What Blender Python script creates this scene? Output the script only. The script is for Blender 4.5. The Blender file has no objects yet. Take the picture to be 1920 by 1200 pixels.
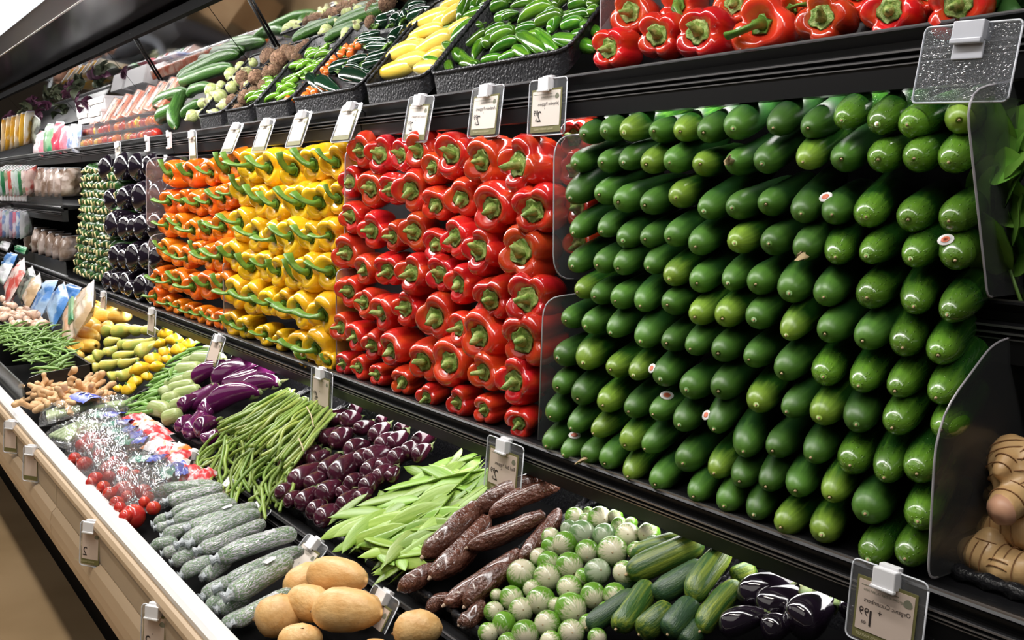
import bpy, bmesh, math, random
from mathutils import Vector, Matrix, Euler, noise as mnoise
R = random.Random(7)
PI = math.pi
scene = bpy.context.scene
COL = scene.collection

# ------------------------------------------------------------------ camera
CAM = Vector((0.0, 0.0, 1.5))
YAW, PITCH, FPX = math.radians(34.4), math.radians(7.55), 1900.0
_s, _c, _sp, _cp = math.sin(YAW), math.cos(YAW), math.sin(PITCH), math.cos(PITCH)
RT = Vector((_s, _c, 0)); FW = Vector((-_c * _cp, _s * _cp, -_sp)); UP = Vector((-_c * _sp, _s * _sp, _cp))
cd = bpy.data.cameras.new('camera'); cd.sensor_width = 36.0; cd.lens = 36.0 * FPX / 1920.0
cd.clip_start = 0.05; cd.clip_end = 60
cam = bpy.data.objects.new('camera', cd); COL.objects.link(cam)
Mc = Matrix((RT, UP, -FW)).transposed().to_4x4(); Mc.translation = CAM
cam.matrix_world = Mc
scene.camera = cam

# ------------------------------------------------------------------ exposure, world, lamps
vs = scene.view_settings
vs.view_transform = 'Standard'; vs.look = 'None'; vs.gamma = 1.0; vs.use_curve_mapping = False
vs.exposure = 0.0
w = bpy.data.worlds.new('store_air'); scene.world = w; w.use_nodes = True
w.node_tree.nodes['Background'].inputs[0].default_value = (1.0, 0.97, 0.93, 1)
w.node_tree.nodes['Background'].inputs[1].default_value = 0.035

def area(name, loc, aim, sx, sy, power, col=(1, 1, 1), spread=180):
    l = bpy.data.lights.new(name, 'AREA'); l.shape = 'RECTANGLE'; l.size = sx; l.size_y = sy
    l.energy = power; l.color = col; l.spread = math.radians(spread)
    o = bpy.data.objects.new(name, l); COL.objects.link(o)
    z = -(Vector(aim) - Vector(loc)).normalized()
    x = Vector((1, 0, 0)); y = z.cross(x).normalized(); x = y.cross(z)
    M = Matrix((x, y, z)).transposed().to_4x4(); M.translation = loc
    o.matrix_world = M
    return o
LCOL = (1.0, 0.97, 0.95)
# fluorescent run inside the front edge of the canopy, one lamp per case section
for k, (x0, x1, e) in enumerate(((0.8, -0.7, 6), (-0.7, -2.25, 11), (-2.25, -3.8, 20), (-3.8, -5.35, 19), (-5.35, -6.9, 17), (-6.9, -10.0, 28))):
    area('canopy_lamp', ((x0 + x1) / 2, 0.72, 2.19), ((x0 + x1) / 2, 0.98, 1.25), x0 - x1, 0.09, e, LCOL)
# fluorescent tubes under the upper shelf and under the middle shelf
for k, (x0, x1, e, f) in enumerate(((-0.75, -2.2, 4.5, 1.2), (-2.3, -3.75, 3, 3.0), (-3.85, -5.3, 2, 4), (-5.4, -6.85, 2, 4))):
    area('upper_shelf_lamp', ((x0 + x1) / 2, 1.165, 1.655), ((x0 + x1) / 2, 1.22, 1.2), x0 - x1, 0.03, e, LCOL)
    area('middle_shelf_lamp', ((x0 + x1) / 2, 1.045, 0.992), ((x0 + x1) / 2, 0.95, 0.6), x0 - x1, 0.03, f, LCOL)
# store ceiling lamps over the aisle, plus an added floor fill
area('aisle_lamp', (-2.5, -1.7, 3.5), (-2.6, 1.0, 1.0), 7.0, 1.6, 34, (1.0, 0.95, 0.88))
area('aisle_lamp', (-9.5, -1.7, 3.5), (-9.0, 0.6, 0.9), 5.0, 1.6, 30, (1.0, 0.95, 0.88))
area('added_floor_fill', (-4.0, -0.32, 3.7), (-4.0, -0.30, 0.0), 8.0, 0.12, 48, (1.0, 0.93, 0.82), 75)  # added strip, there only to brighten the floor and the case front

# ------------------------------------------------------------------ pixel rays -> points on real planes
def ray(px, py):
    a, b = px - 960.0, 600.0 - py
    return RT * a + UP * b + FW * FPX
def on_y(px, py, y):
    d = ray(px, py); return CAM + d * (y / d.y)
def on_face(px, py, y0=1.02, k=0.135, z0=1.06):        # leaning produce face  y = y0 + k (z - z0)
    d = ray(px, py); t = (y0 + k * (CAM.z - z0)) / (d.y - k * d.z); return CAM + d * t
def on_deck(px, py, pl):                                # sloping deck  z = z0 + m (y - y0)
    y0, z0, m = pl; d = ray(px, py); t = (z0 - m * y0 - CAM.z) / (d.z - m * d.y); return CAM + d * t
def on_x(px, py, x):
    d = ray(px, py); return CAM + d * (x / d.x)
def mpp(p):                                             # metres per photo pixel at point p
    return (p - CAM).dot(FW) / FPX
TIER2 = (0.80, 0.85, 0.45)
TIER1 = (0.53, 0.785, 0.17)
UPPER = (1.11, 1.70, 1.2)
ORD = 'first second third fourth fifth sixth seventh eighth ninth tenth eleventh twelfth thirteenth fourteenth fifteenth sixteenth seventeenth eighteenth nineteenth twentieth'.split()
def nth(i):
    if i < 20: return ORD[i]
    T = ['', '', 'twenty', 'thirty', 'forty', 'fifty', 'sixty', 'seventy', 'eighty', 'ninety']
    n = i + 1
    if n % 10 == 0: return {2: 'twentieth', 3: 'thirtieth', 4: 'fortieth', 5: 'fiftieth', 6: 'sixtieth', 7: 'seventieth', 8: 'eightieth', 9: 'ninetieth'}.get(n // 10, 'last')
    return T[n // 10] + '-' + ORD[n % 10 - 1]

# ------------------------------------------------------------------ materials
def mat(name, col, rough=0.5, spec=0.5, metal=0.0, coat=0.0, col2=None, scale=8.0, stretch=(1, 1, 1), lo=0.4, hi=0.65,
        bump=0.0, bscale=60.0, vary=0.0, huevary=0.0, sss=0.0, emit=0.0, coords='Object', detail=3.0, bstretch=(1, 1, 1)):
    m = bpy.data.materials.new(name); m.use_nodes = True
    nt = m.node_tree; b = nt.nodes['Principled BSDF']; L = nt.links
    b.inputs['Base Color'].default_value = (*col, 1); b.inputs['Roughness'].default_value = rough
    b.inputs['Specular IOR Level'].default_value = spec; b.inputs['Metallic'].default_value = metal
    b.inputs['Coat Weight'].default_value = coat; b.inputs['Coat Roughness'].default_value = 0.08
    if sss: b.inputs['Subsurface Weight'].default_value = sss; b.inputs['Subsurface Scale'].default_value = 0.01
    if emit: b.inputs['Emission Color'].default_value = (*col, 1); b.inputs['Emission Strength'].default_value = emit
    tc = nt.nodes.new('ShaderNodeTexCoord')
    oi = nt.nodes.new('ShaderNodeObjectInfo')
    def vec(st):
        mp = nt.nodes.new('ShaderNodeMapping'); mp.inputs['Scale'].default_value = st
        ad = nt.nodes.new('ShaderNodeVectorMath'); ad.operation = 'ADD'
        sc = nt.nodes.new('ShaderNodeVectorMath'); sc.operation = 'SCALE'; sc.inputs['Scale'].default_value = 37.0
        cb = nt.nodes.new('ShaderNodeCombineXYZ')
        for q in range(3): L.new(oi.outputs['Random'], cb.inputs[q])
        L.new(cb.outputs[0], sc.inputs[0]); L.new(tc.outputs[coords], mp.inputs['Vector'])
        L.new(mp.outputs[0], ad.inputs[0]); L.new(sc.outputs[0], ad.inputs[1])
        return ad.outputs[0]
    out = None
    if col2:
        n = nt.nodes.new('ShaderNodeTexNoise'); n.inputs['Scale'].default_value = scale; n.inputs['Detail'].default_value = detail
        L.new(vec(stretch), n.inputs['Vector'])
        r = nt.nodes.new('ShaderNodeValToRGB')
        r.color_ramp.elements[0].position = lo; r.color_ramp.elements[0].color = (*col, 1)
        r.color_ramp.elements[1].position = hi; r.color_ramp.elements[1].color = (*col2, 1)
        L.new(n.outputs['Fac'], r.inputs['Fac']); out = r.outputs['Color']
    if vary or huevary:
        h = nt.nodes.new('ShaderNodeHueSaturation')
        if out: L.new(out, h.inputs['Color'])
        else: h.inputs['Color'].default_value = (*col, 1)
        a = nt.nodes.new('ShaderNodeMapRange'); a.inputs['To Min'].default_value = 1 - vary; a.inputs['To Max'].default_value = 1 + vary
        L.new(oi.outputs['Random'], a.inputs['Value']); L.new(a.outputs[0], h.inputs['Value'])
        if huevary:
            g = nt.nodes.new('ShaderNodeMath'); g.operation = 'FRACT'
            g0 = nt.nodes.new('ShaderNodeMath'); g0.operation = 'MULTIPLY'; g0.inputs[1].default_value = 7.31
            L.new(oi.outputs['Random'], g0.inputs[0]); L.new(g0.outputs[0], g.inputs[0])
            a2 = nt.nodes.new('ShaderNodeMapRange'); a2.inputs['To Min'].default_value = 0.5 - huevary; a2.inputs['To Max'].default_value = 0.5 + huevary
            L.new(g.outputs[0], a2.inputs['Value']); L.new(a2.outputs[0], h.inputs['Hue'])
        out = h.outputs['Color']
    if out: L.new(out, b.inputs['Base Color'])
    if bump:
        n2 = nt.nodes.new('ShaderNodeTexNoise'); n2.inputs['Scale'].default_value = bscale; n2.inputs['Detail'].default_value = 2.0
        L.new(vec(bstretch), n2.inputs['Vector'])
        bp = nt.nodes.new('ShaderNodeBump'); bp.inputs['Strength'].default_value = bump; bp.inputs['Distance'].default_value = 0.004
        L.new(n2.outputs['Fac'], bp.inputs['Height']); L.new(bp.outputs[0], b.inputs['Normal'])
    return m

def clear(name, gloss=0.12, tint=(0.95, 0.96, 0.97), haze=0.03, rough=0.08, bump=0.0, bscale=40.0, facing=0.4):
    m = bpy.data.materials.new(name); m.use_nodes = True
    nt = m.node_tree; nt.nodes.remove(nt.nodes['Principled BSDF']); L = nt.links
    out = nt.nodes['Material Output']
    tr = nt.nodes.new('ShaderNodeBsdfTransparent'); tr.inputs[0].default_value = (*tint, 1)
    gl = nt.nodes.new('ShaderNodeBsdfGlossy'); gl.inputs['Roughness'].default_value = rough
    df = nt.nodes.new('ShaderNodeBsdfDiffuse'); df.inputs[0].default_value = (0.8, 0.82, 0.85, 1)
    lw = nt.nodes.new('ShaderNodeLayerWeight'); lw.inputs['Blend'].default_value = 0.35
    mr = nt.nodes.new('ShaderNodeMapRange'); mr.inputs['To Min'].default_value = gloss; mr.inputs['To Max'].default_value = facing
    mr.inputs['From Min'].default_value = 0.35
    L.new(lw.outputs['Facing'], mr.inputs['Value'])
    pw = nt.nodes.new('ShaderNodeMath'); pw.operation = 'MULTIPLY'
    L.new(mr.outputs[0], pw.inputs[0]); pw.inputs[1].default_value = 1.0
    m1 = nt.nodes.new('ShaderNodeMixShader'); m1.inputs[0].default_value = haze
    L.new(tr.outputs[0], m1.inputs[1]); L.new(df.outputs[0], m1.inputs[2])
    m2 = nt.nodes.new('ShaderNodeMixShader'); L.new(pw.outputs[0], m2.inputs[0])
    L.new(m1.outputs[0], m2.inputs[1]); L.new(gl.outputs[0], m2.inputs[2])
    if bump:
        tc = nt.nodes.new('ShaderNodeTexCoord'); n = nt.nodes.new('ShaderNodeTexNoise'); n.inputs['Scale'].default_value = bscale
        n.inputs['Detail'].default_value = 2.0
        L.new(tc.outputs['Object'], n.inputs['Vector'])
        bp = nt.nodes.new('ShaderNodeBump'); bp.inputs['Strength'].default_value = bump; bp.inputs['Distance'].default_value = 0.01
        L.new(n.outputs['Fac'], bp.inputs['Height'])
        L.new(bp.outputs[0], gl.inputs['Normal'])
    L.new(m2.outputs[0], out.inputs['Surface'])
    return m

def tipmat(name, base, streak, tip, rough=0.33, tiplen=0.35, bump=0.0, wet=0.0, streakscale=3.0, slo=0.5, shi=0.72, vary=0.2, coat=0.0):
    """skin of a fruit whose local x runs from blossom tip (0) to stem (1): base colour, long streaks, paler tip"""
    m = bpy.data.materials.new(name); m.use_nodes = True
    nt = m.node_tree; b = nt.nodes['Principled BSDF']; L = nt.links
    b.inputs['Roughness'].default_value = rough; b.inputs['Coat Weight'].default_value = coat; b.inputs['Coat Roughness'].default_value = 0.1
    tc = nt.nodes.new('ShaderNodeTexCoord'); oi = nt.nodes.new('ShaderNodeObjectInfo')
    sp = nt.nodes.new('ShaderNodeSeparateXYZ'); L.new(tc.outputs['Object'], sp.inputs[0])
    at = nt.nodes.new('ShaderNodeMath'); at.operation = 'ARCTAN2'; L.new(sp.outputs[1], at.inputs[0]); L.new(sp.outputs[2], at.inputs[1])
    sn = nt.nodes.new('ShaderNodeMath'); sn.operation = 'SINE'; L.new(at.outputs[0], sn.inputs[0])
    cs = nt.nodes.new('ShaderNodeMath'); cs.operation = 'COSINE'; L.new(at.outputs[0], cs.inputs[0])
    xx = nt.nodes.new('ShaderNodeMath'); xx.operation = 'MULTIPLY'; xx.inputs[1].default_value = 1.1; L.new(sp.outputs[0], xx.inputs[0])
    rr = nt.nodes.new('ShaderNodeMath'); rr.operation = 'MULTIPLY_ADD'; rr.inputs[1].default_value = 40.0; L.new(oi.outputs['Random'], rr.inputs[0]); L.new(xx.outputs[0], rr.inputs[2])
    cb = nt.nodes.new('ShaderNodeCombineXYZ'); L.new(rr.outputs[0], cb.inputs[0]); L.new(sn.outputs[0], cb.inputs[1]); L.new(cs.outputs[0], cb.inputs[2])
    n = nt.nodes.new('ShaderNodeTexNoise'); n.inputs['Scale'].default_value = streakscale; n.inputs['Detail'].default_value = 4.0; n.inputs['Roughness'].default_value = 0.65
    L.new(cb.outputs[0], n.inputs['Vector'])
    r = nt.nodes.new('ShaderNodeValToRGB')
    r.color_ramp.elements[0].position = slo; r.color_ramp.elements[0].color = (*base, 1)
    r.color_ramp.elements[1].position = shi; r.color_ramp.elements[1].color = (*streak, 1)
    L.new(n.outputs['Fac'], r.inputs['Fac'])
    mr = nt.nodes.new('ShaderNodeMapRange'); mr.inputs['From Min'].default_value = tiplen; mr.inputs['From Max'].default_value = 0.0
    ad = nt.nodes.new('ShaderNodeMath'); ad.operation = 'MULTIPLY_ADD'; ad.inputs[1].default_value = -tiplen * 0.9
    L.new(n.outputs['Fac'], ad.inputs[0]); 
    ad2 = nt.nodes.new('ShaderNodeMath'); ad2.operation = 'ADD'; ad2.inputs[1].default_value = tiplen * 0.45; L.new(sp.outputs[0], ad2.inputs[0])
    L.new(ad2.outputs[0], ad.inputs[2]); L.new(ad.outputs[0], mr.inputs['Value'])
    mx = nt.nodes.new('ShaderNodeMixRGB'); L.new(mr.outputs[0], mx.inputs[0]); L.new(r.outputs[0], mx.inputs[1]); mx.inputs[2].default_value = (*tip, 1)
    h = nt.nodes.new('ShaderNodeHueSaturation'); L.new(mx.outputs[0], h.inputs['Color'])
    a = nt.nodes.new('ShaderNodeMapRange'); a.inputs['To Min'].default_value = 1 - vary; a.inputs['To Max'].default_value = 1 + vary
    L.new(oi.outputs['Random'], a.inputs['Value']); L.new(a.outputs[0], h.inputs['Value'])
    L.new(h.outputs[0], b.inputs['Base Color'])
    if bump or wet:
        n2 = nt.nodes.new('ShaderNodeTexNoise') if bump else nt.nodes.new('ShaderNodeTexVoronoi')
        tcv = nt.nodes.new('ShaderNodeMapping'); tcv.inputs['Scale'].default_value = (6, 1, 1) if bump else (9, 2.2, 2.2)
        L.new(tc.outputs['Object'], tcv.inputs[0]); L.new(tcv.outputs[0], n2.inputs['Vector'])
        n2.inputs['Scale'].default_value = 5.0 if bump else 2.4
        bp = nt.nodes.new('ShaderNodeBump'); bp.inputs['Distance'].default_value = 0.004
        bp.inputs['Strength'].default_value = bump or wet
        if bump: L.new(n2.outputs['Fac'], bp.inputs['Height'])
        else:
            cr = nt.nodes.new('ShaderNodeMapRange'); cr.inputs['From Min'].default_value = 0.28; cr.inputs['From Max'].default_value = 0.16
            L.new(n2.outputs['Distance'], cr.inputs['Value']); L.new(cr.outputs[0], bp.inputs['Height'])
            b.inputs['Coat Weight'].default_value = 0.6
        L.new(bp.outputs[0], b.inputs['Normal'])
    return m

def radialmat(name, pale, green, rough=0.25, a0=0.10, a1=0.42, vary=0.1, freq=4.2):
    """pale round the blossom end (x = 0), breaking up into green streaks, green towards the stem"""
    m = bpy.data.materials.new(name); m.use_nodes = True
    nt = m.node_tree; b = nt.nodes['Principled BSDF']; L = nt.links
    b.inputs['Roughness'].default_value = rough; b.inputs['Coat Weight'].default_value = 0.3
    tc = nt.nodes.new('ShaderNodeTexCoord'); oi = nt.nodes.new('ShaderNodeObjectInfo')
    sp = nt.nodes.new('ShaderNodeSeparateXYZ'); L.new(tc.outputs['Object'], sp.inputs[0])
    at = nt.nodes.new('ShaderNodeMath'); at.operation = 'ARCTAN2'; L.new(sp.outputs[1], at.inputs[0]); L.new(sp.outputs[2], at.inputs[1])
    sn = nt.nodes.new('ShaderNodeMath'); sn.operation = 'SINE'; L.new(at.outputs[0], sn.inputs[0])
    cs = nt.nodes.new('ShaderNodeMath'); cs.operation = 'COSINE'; L.new(at.outputs[0], cs.inputs[0])
    rr = nt.nodes.new('ShaderNodeMath'); rr.operation = 'MULTIPLY_ADD'; rr.inputs[1].default_value = 40.0; L.new(oi.outputs['Random'], rr.inputs[0]); L.new(sp.outputs[0], rr.inputs[2])
    cb = nt.nodes.new('ShaderNodeCombineXYZ'); L.new(rr.outputs[0], cb.inputs[0]); L.new(sn.outputs[0], cb.inputs[1]); L.new(cs.outputs[0], cb.inputs[2])
    n = nt.nodes.new('ShaderNodeTexNoise'); n.inputs['Scale'].default_value = freq; n.inputs['Detail'].default_value = 3.0; n.inputs['Roughness'].default_value = 0.6
    L.new(cb.outputs[0], n.inputs['Vector'])
    sc = nt.nodes.new('ShaderNodeMath'); sc.operation = 'MULTIPLY_ADD'; sc.inputs[1].default_value = 0.85; sc.inputs[2].default_value = -0.425; L.new(n.outputs['Fac'], sc.inputs[0])
    ad = nt.nodes.new('ShaderNodeMath'); ad.operation = 'ADD'; L.new(sc.outputs[0], ad.inputs[0]); L.new(sp.outputs[0], ad.inputs[1])
    mr = nt.nodes.new('ShaderNodeMapRange'); mr.inputs['From Min'].default_value = a0; mr.inputs['From Max'].default_value = a1; L.new(ad.outputs[0], mr.inputs['Value'])
    # keep the very tip pale
    g = nt.nodes.new('ShaderNodeMapRange'); g.inputs['From Min'].default_value = .01; g.inputs['From Max'].default_value = .07; L.new(sp.outputs[0], g.inputs['Value'])
    mu = nt.nodes.new('ShaderNodeMath'); mu.operation = 'MULTIPLY'; L.new(mr.outputs[0], mu.inputs[0]); L.new(g.outputs[0], mu.inputs[1])
    mx = nt.nodes.new('ShaderNodeMixRGB'); L.new(mu.outputs[0], mx.inputs[0]); mx.inputs[1].default_value = (*pale, 1); mx.inputs[2].default_value = (*green, 1)
    h = nt.nodes.new('ShaderNodeHueSaturation'); L.new(mx.outputs[0], h.inputs['Color'])
    a = nt.nodes.new('ShaderNodeMapRange'); a.inputs['To Min'].default_value = 1 - vary; a.inputs['To Max'].default_value = 1 + vary
    L.new(oi.outputs['Random'], a.inputs['Value']); L.new(a.outputs[0], h.inputs['Value']); L.new(h.outputs[0], b.inputs['Base Color'])
    return m
def wrapmat(name):
    """crinkled shrink film: clear, with creases and their white glints painted in by noise"""
    m = clear(name, 0.16, (0.97, 0.98, 0.98), 0.10, 0.10, bump=1.0, bscale=9, facing=.35)
    nt = m.node_tree; L = nt.links
    tc = nt.nodes.new('ShaderNodeTexCoord'); mp = nt.nodes.new('ShaderNodeMapping'); mp.inputs['Scale'].default_value = (6, 3, 3); L.new(tc.outputs['Object'], mp.inputs[0])
    n = nt.nodes.new('ShaderNodeTexNoise'); n.inputs['Scale'].default_value = 2.2; n.inputs['Detail'].default_value = 6; n.inputs['Roughness'].default_value = .75; L.new(mp.outputs[0], n.inputs['Vector'])
    r = nt.nodes.new('ShaderNodeMapRange'); r.inputs['From Min'].default_value = .43; r.inputs['From Max'].default_value = .68; r.inputs['To Min'].default_value = .04; r.inputs['To Max'].default_value = .80  # white mixed in by noise paints the glints on the film
    L.new(n.outputs['Fac'], r.inputs['Value'])
    for nd in nt.nodes:
        if nd.type == 'MIX_SHADER' and nd.inputs[1].links and nd.inputs[1].links[0].from_node.type == 'BSDF_TRANSPARENT': L.new(r.outputs[0], nd.inputs[0])
    return m

# ------------------------------------------------------------------ mesh helpers
def mk(name, V, F, m=None, smooth=True):
    me = bpy.data.meshes.new(name); me.from_pydata([tuple(v) for v in V], [], F); me.update()
    if smooth: me.polygons.foreach_set('use_smooth', [True] * len(me.polygons))
    if m: me.materials.append(m)
    return me
def rings(pts, seg, closed_start=True, closed_end=True):
    """faces of stacked rings"""
    n = len(pts) // seg; F = []
    for i in range(n - 1):
        for j in range(seg):
            a = i * seg + j; b = i * seg + (j + 1) % seg
            F.append((a, a + seg, b + seg, b))
    if closed_start: F.append(tuple(range(seg)))
    if closed_end: F.append(tuple(reversed(range((n - 1) * seg, n * seg))))
    return F
def spindle(name, prof, m, seg=14, bend=0.0, bend2=0.0, lob=0, la=0.0, flat=1.0, rough=0.0, seed=0, lobex=0.0, nsc=1.5):
    V = []
    for (t, r) in prof:
        for j in range(seg):
            a = 2 * PI * j / seg
            q = r * (1 + la * math.cos(lob * a)) if lob else r
            if rough: q *= 1 + rough * mnoise.noise((t * 5 * nsc + seed * 9.1, math.sin(a) * nsc, math.cos(a) * nsc))
            z = q * math.cos(a) * flat; y = q * math.sin(a)
            V.append((t, y + bend2 * 4 * t * (1 - t), z + bend * 4 * t * (1 - t)))
    return mk(name, V, rings(V, seg), m)
def tube_vf(pts, rad, seg=6, base=0):
    V = []; n = len(pts)
    for i, p in enumerate(pts):
        p = Vector(p); q0 = Vector(pts[max(0, i - 1)]); q1 = Vector(pts[min(n - 1, i + 1)])
        d = (q1 - q0).normalized()
        h = Vector((0, 0, 1)) if abs(d.z) < 0.9 else Vector((1, 0, 0))
        u = d.cross(h).normalized(); v = u.cross(d)
        r = rad[i] if hasattr(rad, '__len__') else rad
        for j in range(seg):
            a = 2 * PI * j / seg
            V.append(p + (u * math.cos(a) + v * math.sin(a)) * r)
    F = [tuple(k + base for k in f) for f in rings(V, seg)]
    return V, F
def tube(name, pts, rad, m, seg=6):
    V, F = tube_vf(pts, rad, seg); return mk(name, V, F, m)
def boxes(name, bl, m, bev=0.0):
    bm = bmesh.new()
    for (x0, x1, y0, y1, z0, z1) in bl:
        r = bmesh.ops.create_cube(bm, size=1.0)
        for v in r['verts']:
            v.co = Vector((x0 + (v.co.x + .5) * (x1 - x0), y0 + (v.co.y + .5) * (y1 - y0), z0 + (v.co.z + .5) * (z1 - z0)))
    if bev: bmesh.ops.bevel(bm, geom=bm.edges[:], offset=bev, segments=2, affect='EDGES', profile=0.6)
    me = bpy.data.meshes.new(name); bm.to_mesh(me); bm.free()
    if m: me.materials.append(m)
    return me
def extrude(name, prof, x0, x1, m, smooth=False):
    """closed (y,z) profile extruded along x"""
    n = len(prof); V = [(x0, y, z) for y, z in prof] + [(x1, y, z) for y, z in prof]
    F = [(i, (i + 1) % n, n + (i + 1) % n, n + i) for i in range(n)]
    F += [tuple(range(n))[::-1], tuple(range(n, 2 * n))]
    me = mk(name, V, F, m, smooth)
    bm = bmesh.new(); bm.from_mesh(me); bmesh.ops.recalc_face_normals(bm, faces=bm.faces[:]); bm.to_mesh(me); bm.free()
    return me
def joinvf(parts):
    V, F = [], []
    for v, f in parts:
        b = len(V); V += list(v); F += [tuple(k + b for k in q) for q in f]
    return V, F
def fuse(name, me, vox, m):
    """voxel-fused copy of a mesh of overlapping lumps: one continuous skin"""
    o = bpy.data.objects.new('tmp', me); COL.objects.link(o)
    md = o.modifiers.new('r', 'REMESH'); md.mode = 'VOXEL'; md.voxel_size = vox
    ms = o.modifiers.new('s', 'SMOOTH'); ms.iterations = 3; ms.factor = 0.5
    dg = bpy.context.evaluated_depsgraph_get()
    out = bpy.data.meshes.new_from_object(o.evaluated_get(dg)); out.name = name
    bpy.data.objects.remove(o); out.materials.clear(); out.materials.append(m)
    out.polygons.foreach_set('use_smooth', [True] * len(out.polygons))
    return out

def fr(o, d, sc=(1, 1, 1), roll=0.0, up=(0, 0, 1)):
    x = Vector(d).normalized(); z = Vector(up); z = z - x * z.dot(x)
    if z.length < 1e-4: z = Vector((0, 1, 0)) - x * x.y
    z.normalize(); y = z.cross(x)
    c, s = math.cos(roll), math.sin(roll); y2 = y * c + z * s; z2 = z * c - y * s
    M = Matrix((x * sc[0], y2 * sc[1], z2 * sc[2])).transposed().to_4x4(); M.translation = o
    return M
def link(name, me, M=None, parent=None):
    o = bpy.data.objects.new(name, me); COL.objects.link(o)
    if parent is not None: o.parent = parent
    if M is not None: o.matrix_local = M
    return o
def thing(name, me, M, label, cat, group=None, parts=()):
    o = link(name, me, M); o['label'] = label; o['category'] = cat
    if group: o['group'] = group
    for p in parts:
        c = link(p[0], p[1], p[2] if len(p) > 2 else None, o)
    return o
def struct(name, me, M=None, parent=None):
    o = link(name, me, M, parent); o['kind'] = 'structure'; return o
def Zm(ox, oy, s, L):
    """list read off an enlarged crop -> photo pixels (sizes too)"""
    return [tuple((ox + a * s) if i == 0 else (oy + a * s) if i == 1 else a * s for i, a in enumerate(t)) for t in L]
def Z4(ox, oy, s, L):
    return [(ox + a * s, oy + b * s, ox + c * s, oy + d * s, e * s) for a, b, c, d, e in L]
# ------------------------------------------------------------------ setting materials
M_floor = mat('polished_floor', (0.44, 0.31, 0.18), 0.35, col2=(0.33, 0.225, 0.12), scale=2.2, lo=0.35, hi=0.7, coords='Object')
M_ceil = mat('dark_ceiling', (0.06, 0.055, 0.05), 0.9)
M_wall = mat('store_wall', (0.16, 0.13, 0.10), 0.8)
M_black = mat('black_shelf_metal', (0.007, 0.007, 0.008), 0.32, 0.3)
M_blackmat = mat('black_liner', (0.004, 0.004, 0.0045), 0.8, 0.08)
M_val = mat('black_rail_face', (0.010, 0.010, 0.011), 0.38, 0.4)
M_chan = mat('rail_channel', (0.02, 0.02, 0.022), 0.18, 0.8)
M_glint = mat('painted_rail_highlight', (0.30, 0.29, 0.29), 0.3, metal=0.8)  # light metal colour painting the highlights along the rail ridges
M_beige = mat('beige_case_panel', (0.52, 0.385, 0.255), 0.42, col2=(0.46, 0.335, 0.215), scale=3, stretch=(0.3, 3, 3))
M_beige2 = mat('taupe_case_panel', (0.42, 0.335, 0.24), 0.45)
M_rim = mat('white_rim', (0.80, 0.80, 0.80), 0.3)
M_soffit = mat('glossy_black_soffit', (0.005, 0.004, 0.005), 0.16, 0.2)
M_hous = mat('grey_canopy_housing', (0.045, 0.045, 0.05), 0.4)
M_silver = mat('silver_trim', (0.55, 0.53, 0.50), 0.3, metal=0.9)
M_mirror = mat('mirror_glass', (0.80, 0.80, 0.80), 0.04, metal=1.0)
M_lamp = mat('fluorescent_tube', (1.0, 0.98, 0.97), emit=9.0)
M_clear = clear('clear_acrylic', 0.05, (0.94, 0.94, 0.95), 0.05, 0.1)
M_smoke = clear('scuffed_acrylic', 0.03, (0.66, 0.66, 0.63), 0.035, 0.25)
M_film = clear('bag_film', 0.10, (0.98, 0.98, 0.985), 0.05, 0.10, bump=0.9, bscale=38, facing=0.30)
M_holder = clear('tag_holder_plastic', 0.07, (0.93, 0.94, 0.95), 0.05, 0.1)
M_wet = clear('wet_holder_plastic', 0.08, (0.75, 0.77, 0.80), 0.04, 0.06, bump=1.0, bscale=420, facing=0.5)
M_white = mat('white_plastic', (0.82, 0.82, 0.84), 0.35)
M_olive = mat('olive_card', (0.16, 0.15, 0.05), 0.6)
M_card = mat('cream_card', (0.62, 0.50, 0.42), 0.6)
M_cardw = mat('pale_card', (0.72, 0.65, 0.58), 0.6)
M_ink = mat('dark_ink', (0.03, 0.02, 0.018), 0.6)
M_inkpale = mat('pale_ink', (0.55, 0.50, 0.30), 0.6)
M_inkgrey = mat('grey_ink', (0.20, 0.20, 0.14), 0.6)

XL, XR = -10.0, 0.9
JO = [0.85, -0.7, -2.25, -3.8, -5.35, -6.9, -8.45, -10.0]

# ------------------------------------------------------------------ room
struct('floor', boxes('floor', [(-14, 3, -5, 3.5, -0.05, 0.0)], M_floor))
struct('ceiling', boxes('ceiling', [(-14, 3, -5, 3.5, 4.0, 4.1)], M_ceil))
struct('wall_left', boxes('wall_left', [(-14.1, -14.0, -5, 3.5, 0, 4.0)], M_wall))
struct('wall_back', boxes('wall_back', [(-14, 3, 2.6, 2.7, 0, 4.0)], M_ceil))

# ------------------------------------------------------------------ refrigerated case
case = link('display_case', None); case['label'] = 'long refrigerated produce case with beige front panels and a white rim'; case['category'] = 'display case'
link('white_rim', extrude('white_rim', [(.505, .770), (.505, .786), (.498, .789), (.478, .787), (.470, .780), (.470, .770)], XL, XR, M_rim), None, case)
link('bumper', extrude('bumper', [(.50, .770), (.472, .770), (.462, .766), (.456, .758), (.455, .750), (.459, .742), (.468, .738), (.50, .738)], XL, XR, M_beige, False), None, case)
xs = [0.9, -0.32, -1.55, -2.77, -4.0, -5.2, -6.4, -7.6, -8.8, -10.0]
for a, b in zip(xs, xs[1:]):
    link('front_panel', extrude('front_panel', [(.50, .738), (.468, .738), (.464, .730), (.463, .675), (.50, .672)], b + .002, a - .002, M_beige2), None, case)
    link('lower_panel', extrude('lower_panel', [(.55, .672), (.462, .672), (.450, .660), (.444, .635), (.446, .605), (.456, .565), (.474, .530), (.50, .508), (.55, .505)], b + .002, a - .002, M_beige, False), None, case)
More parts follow.
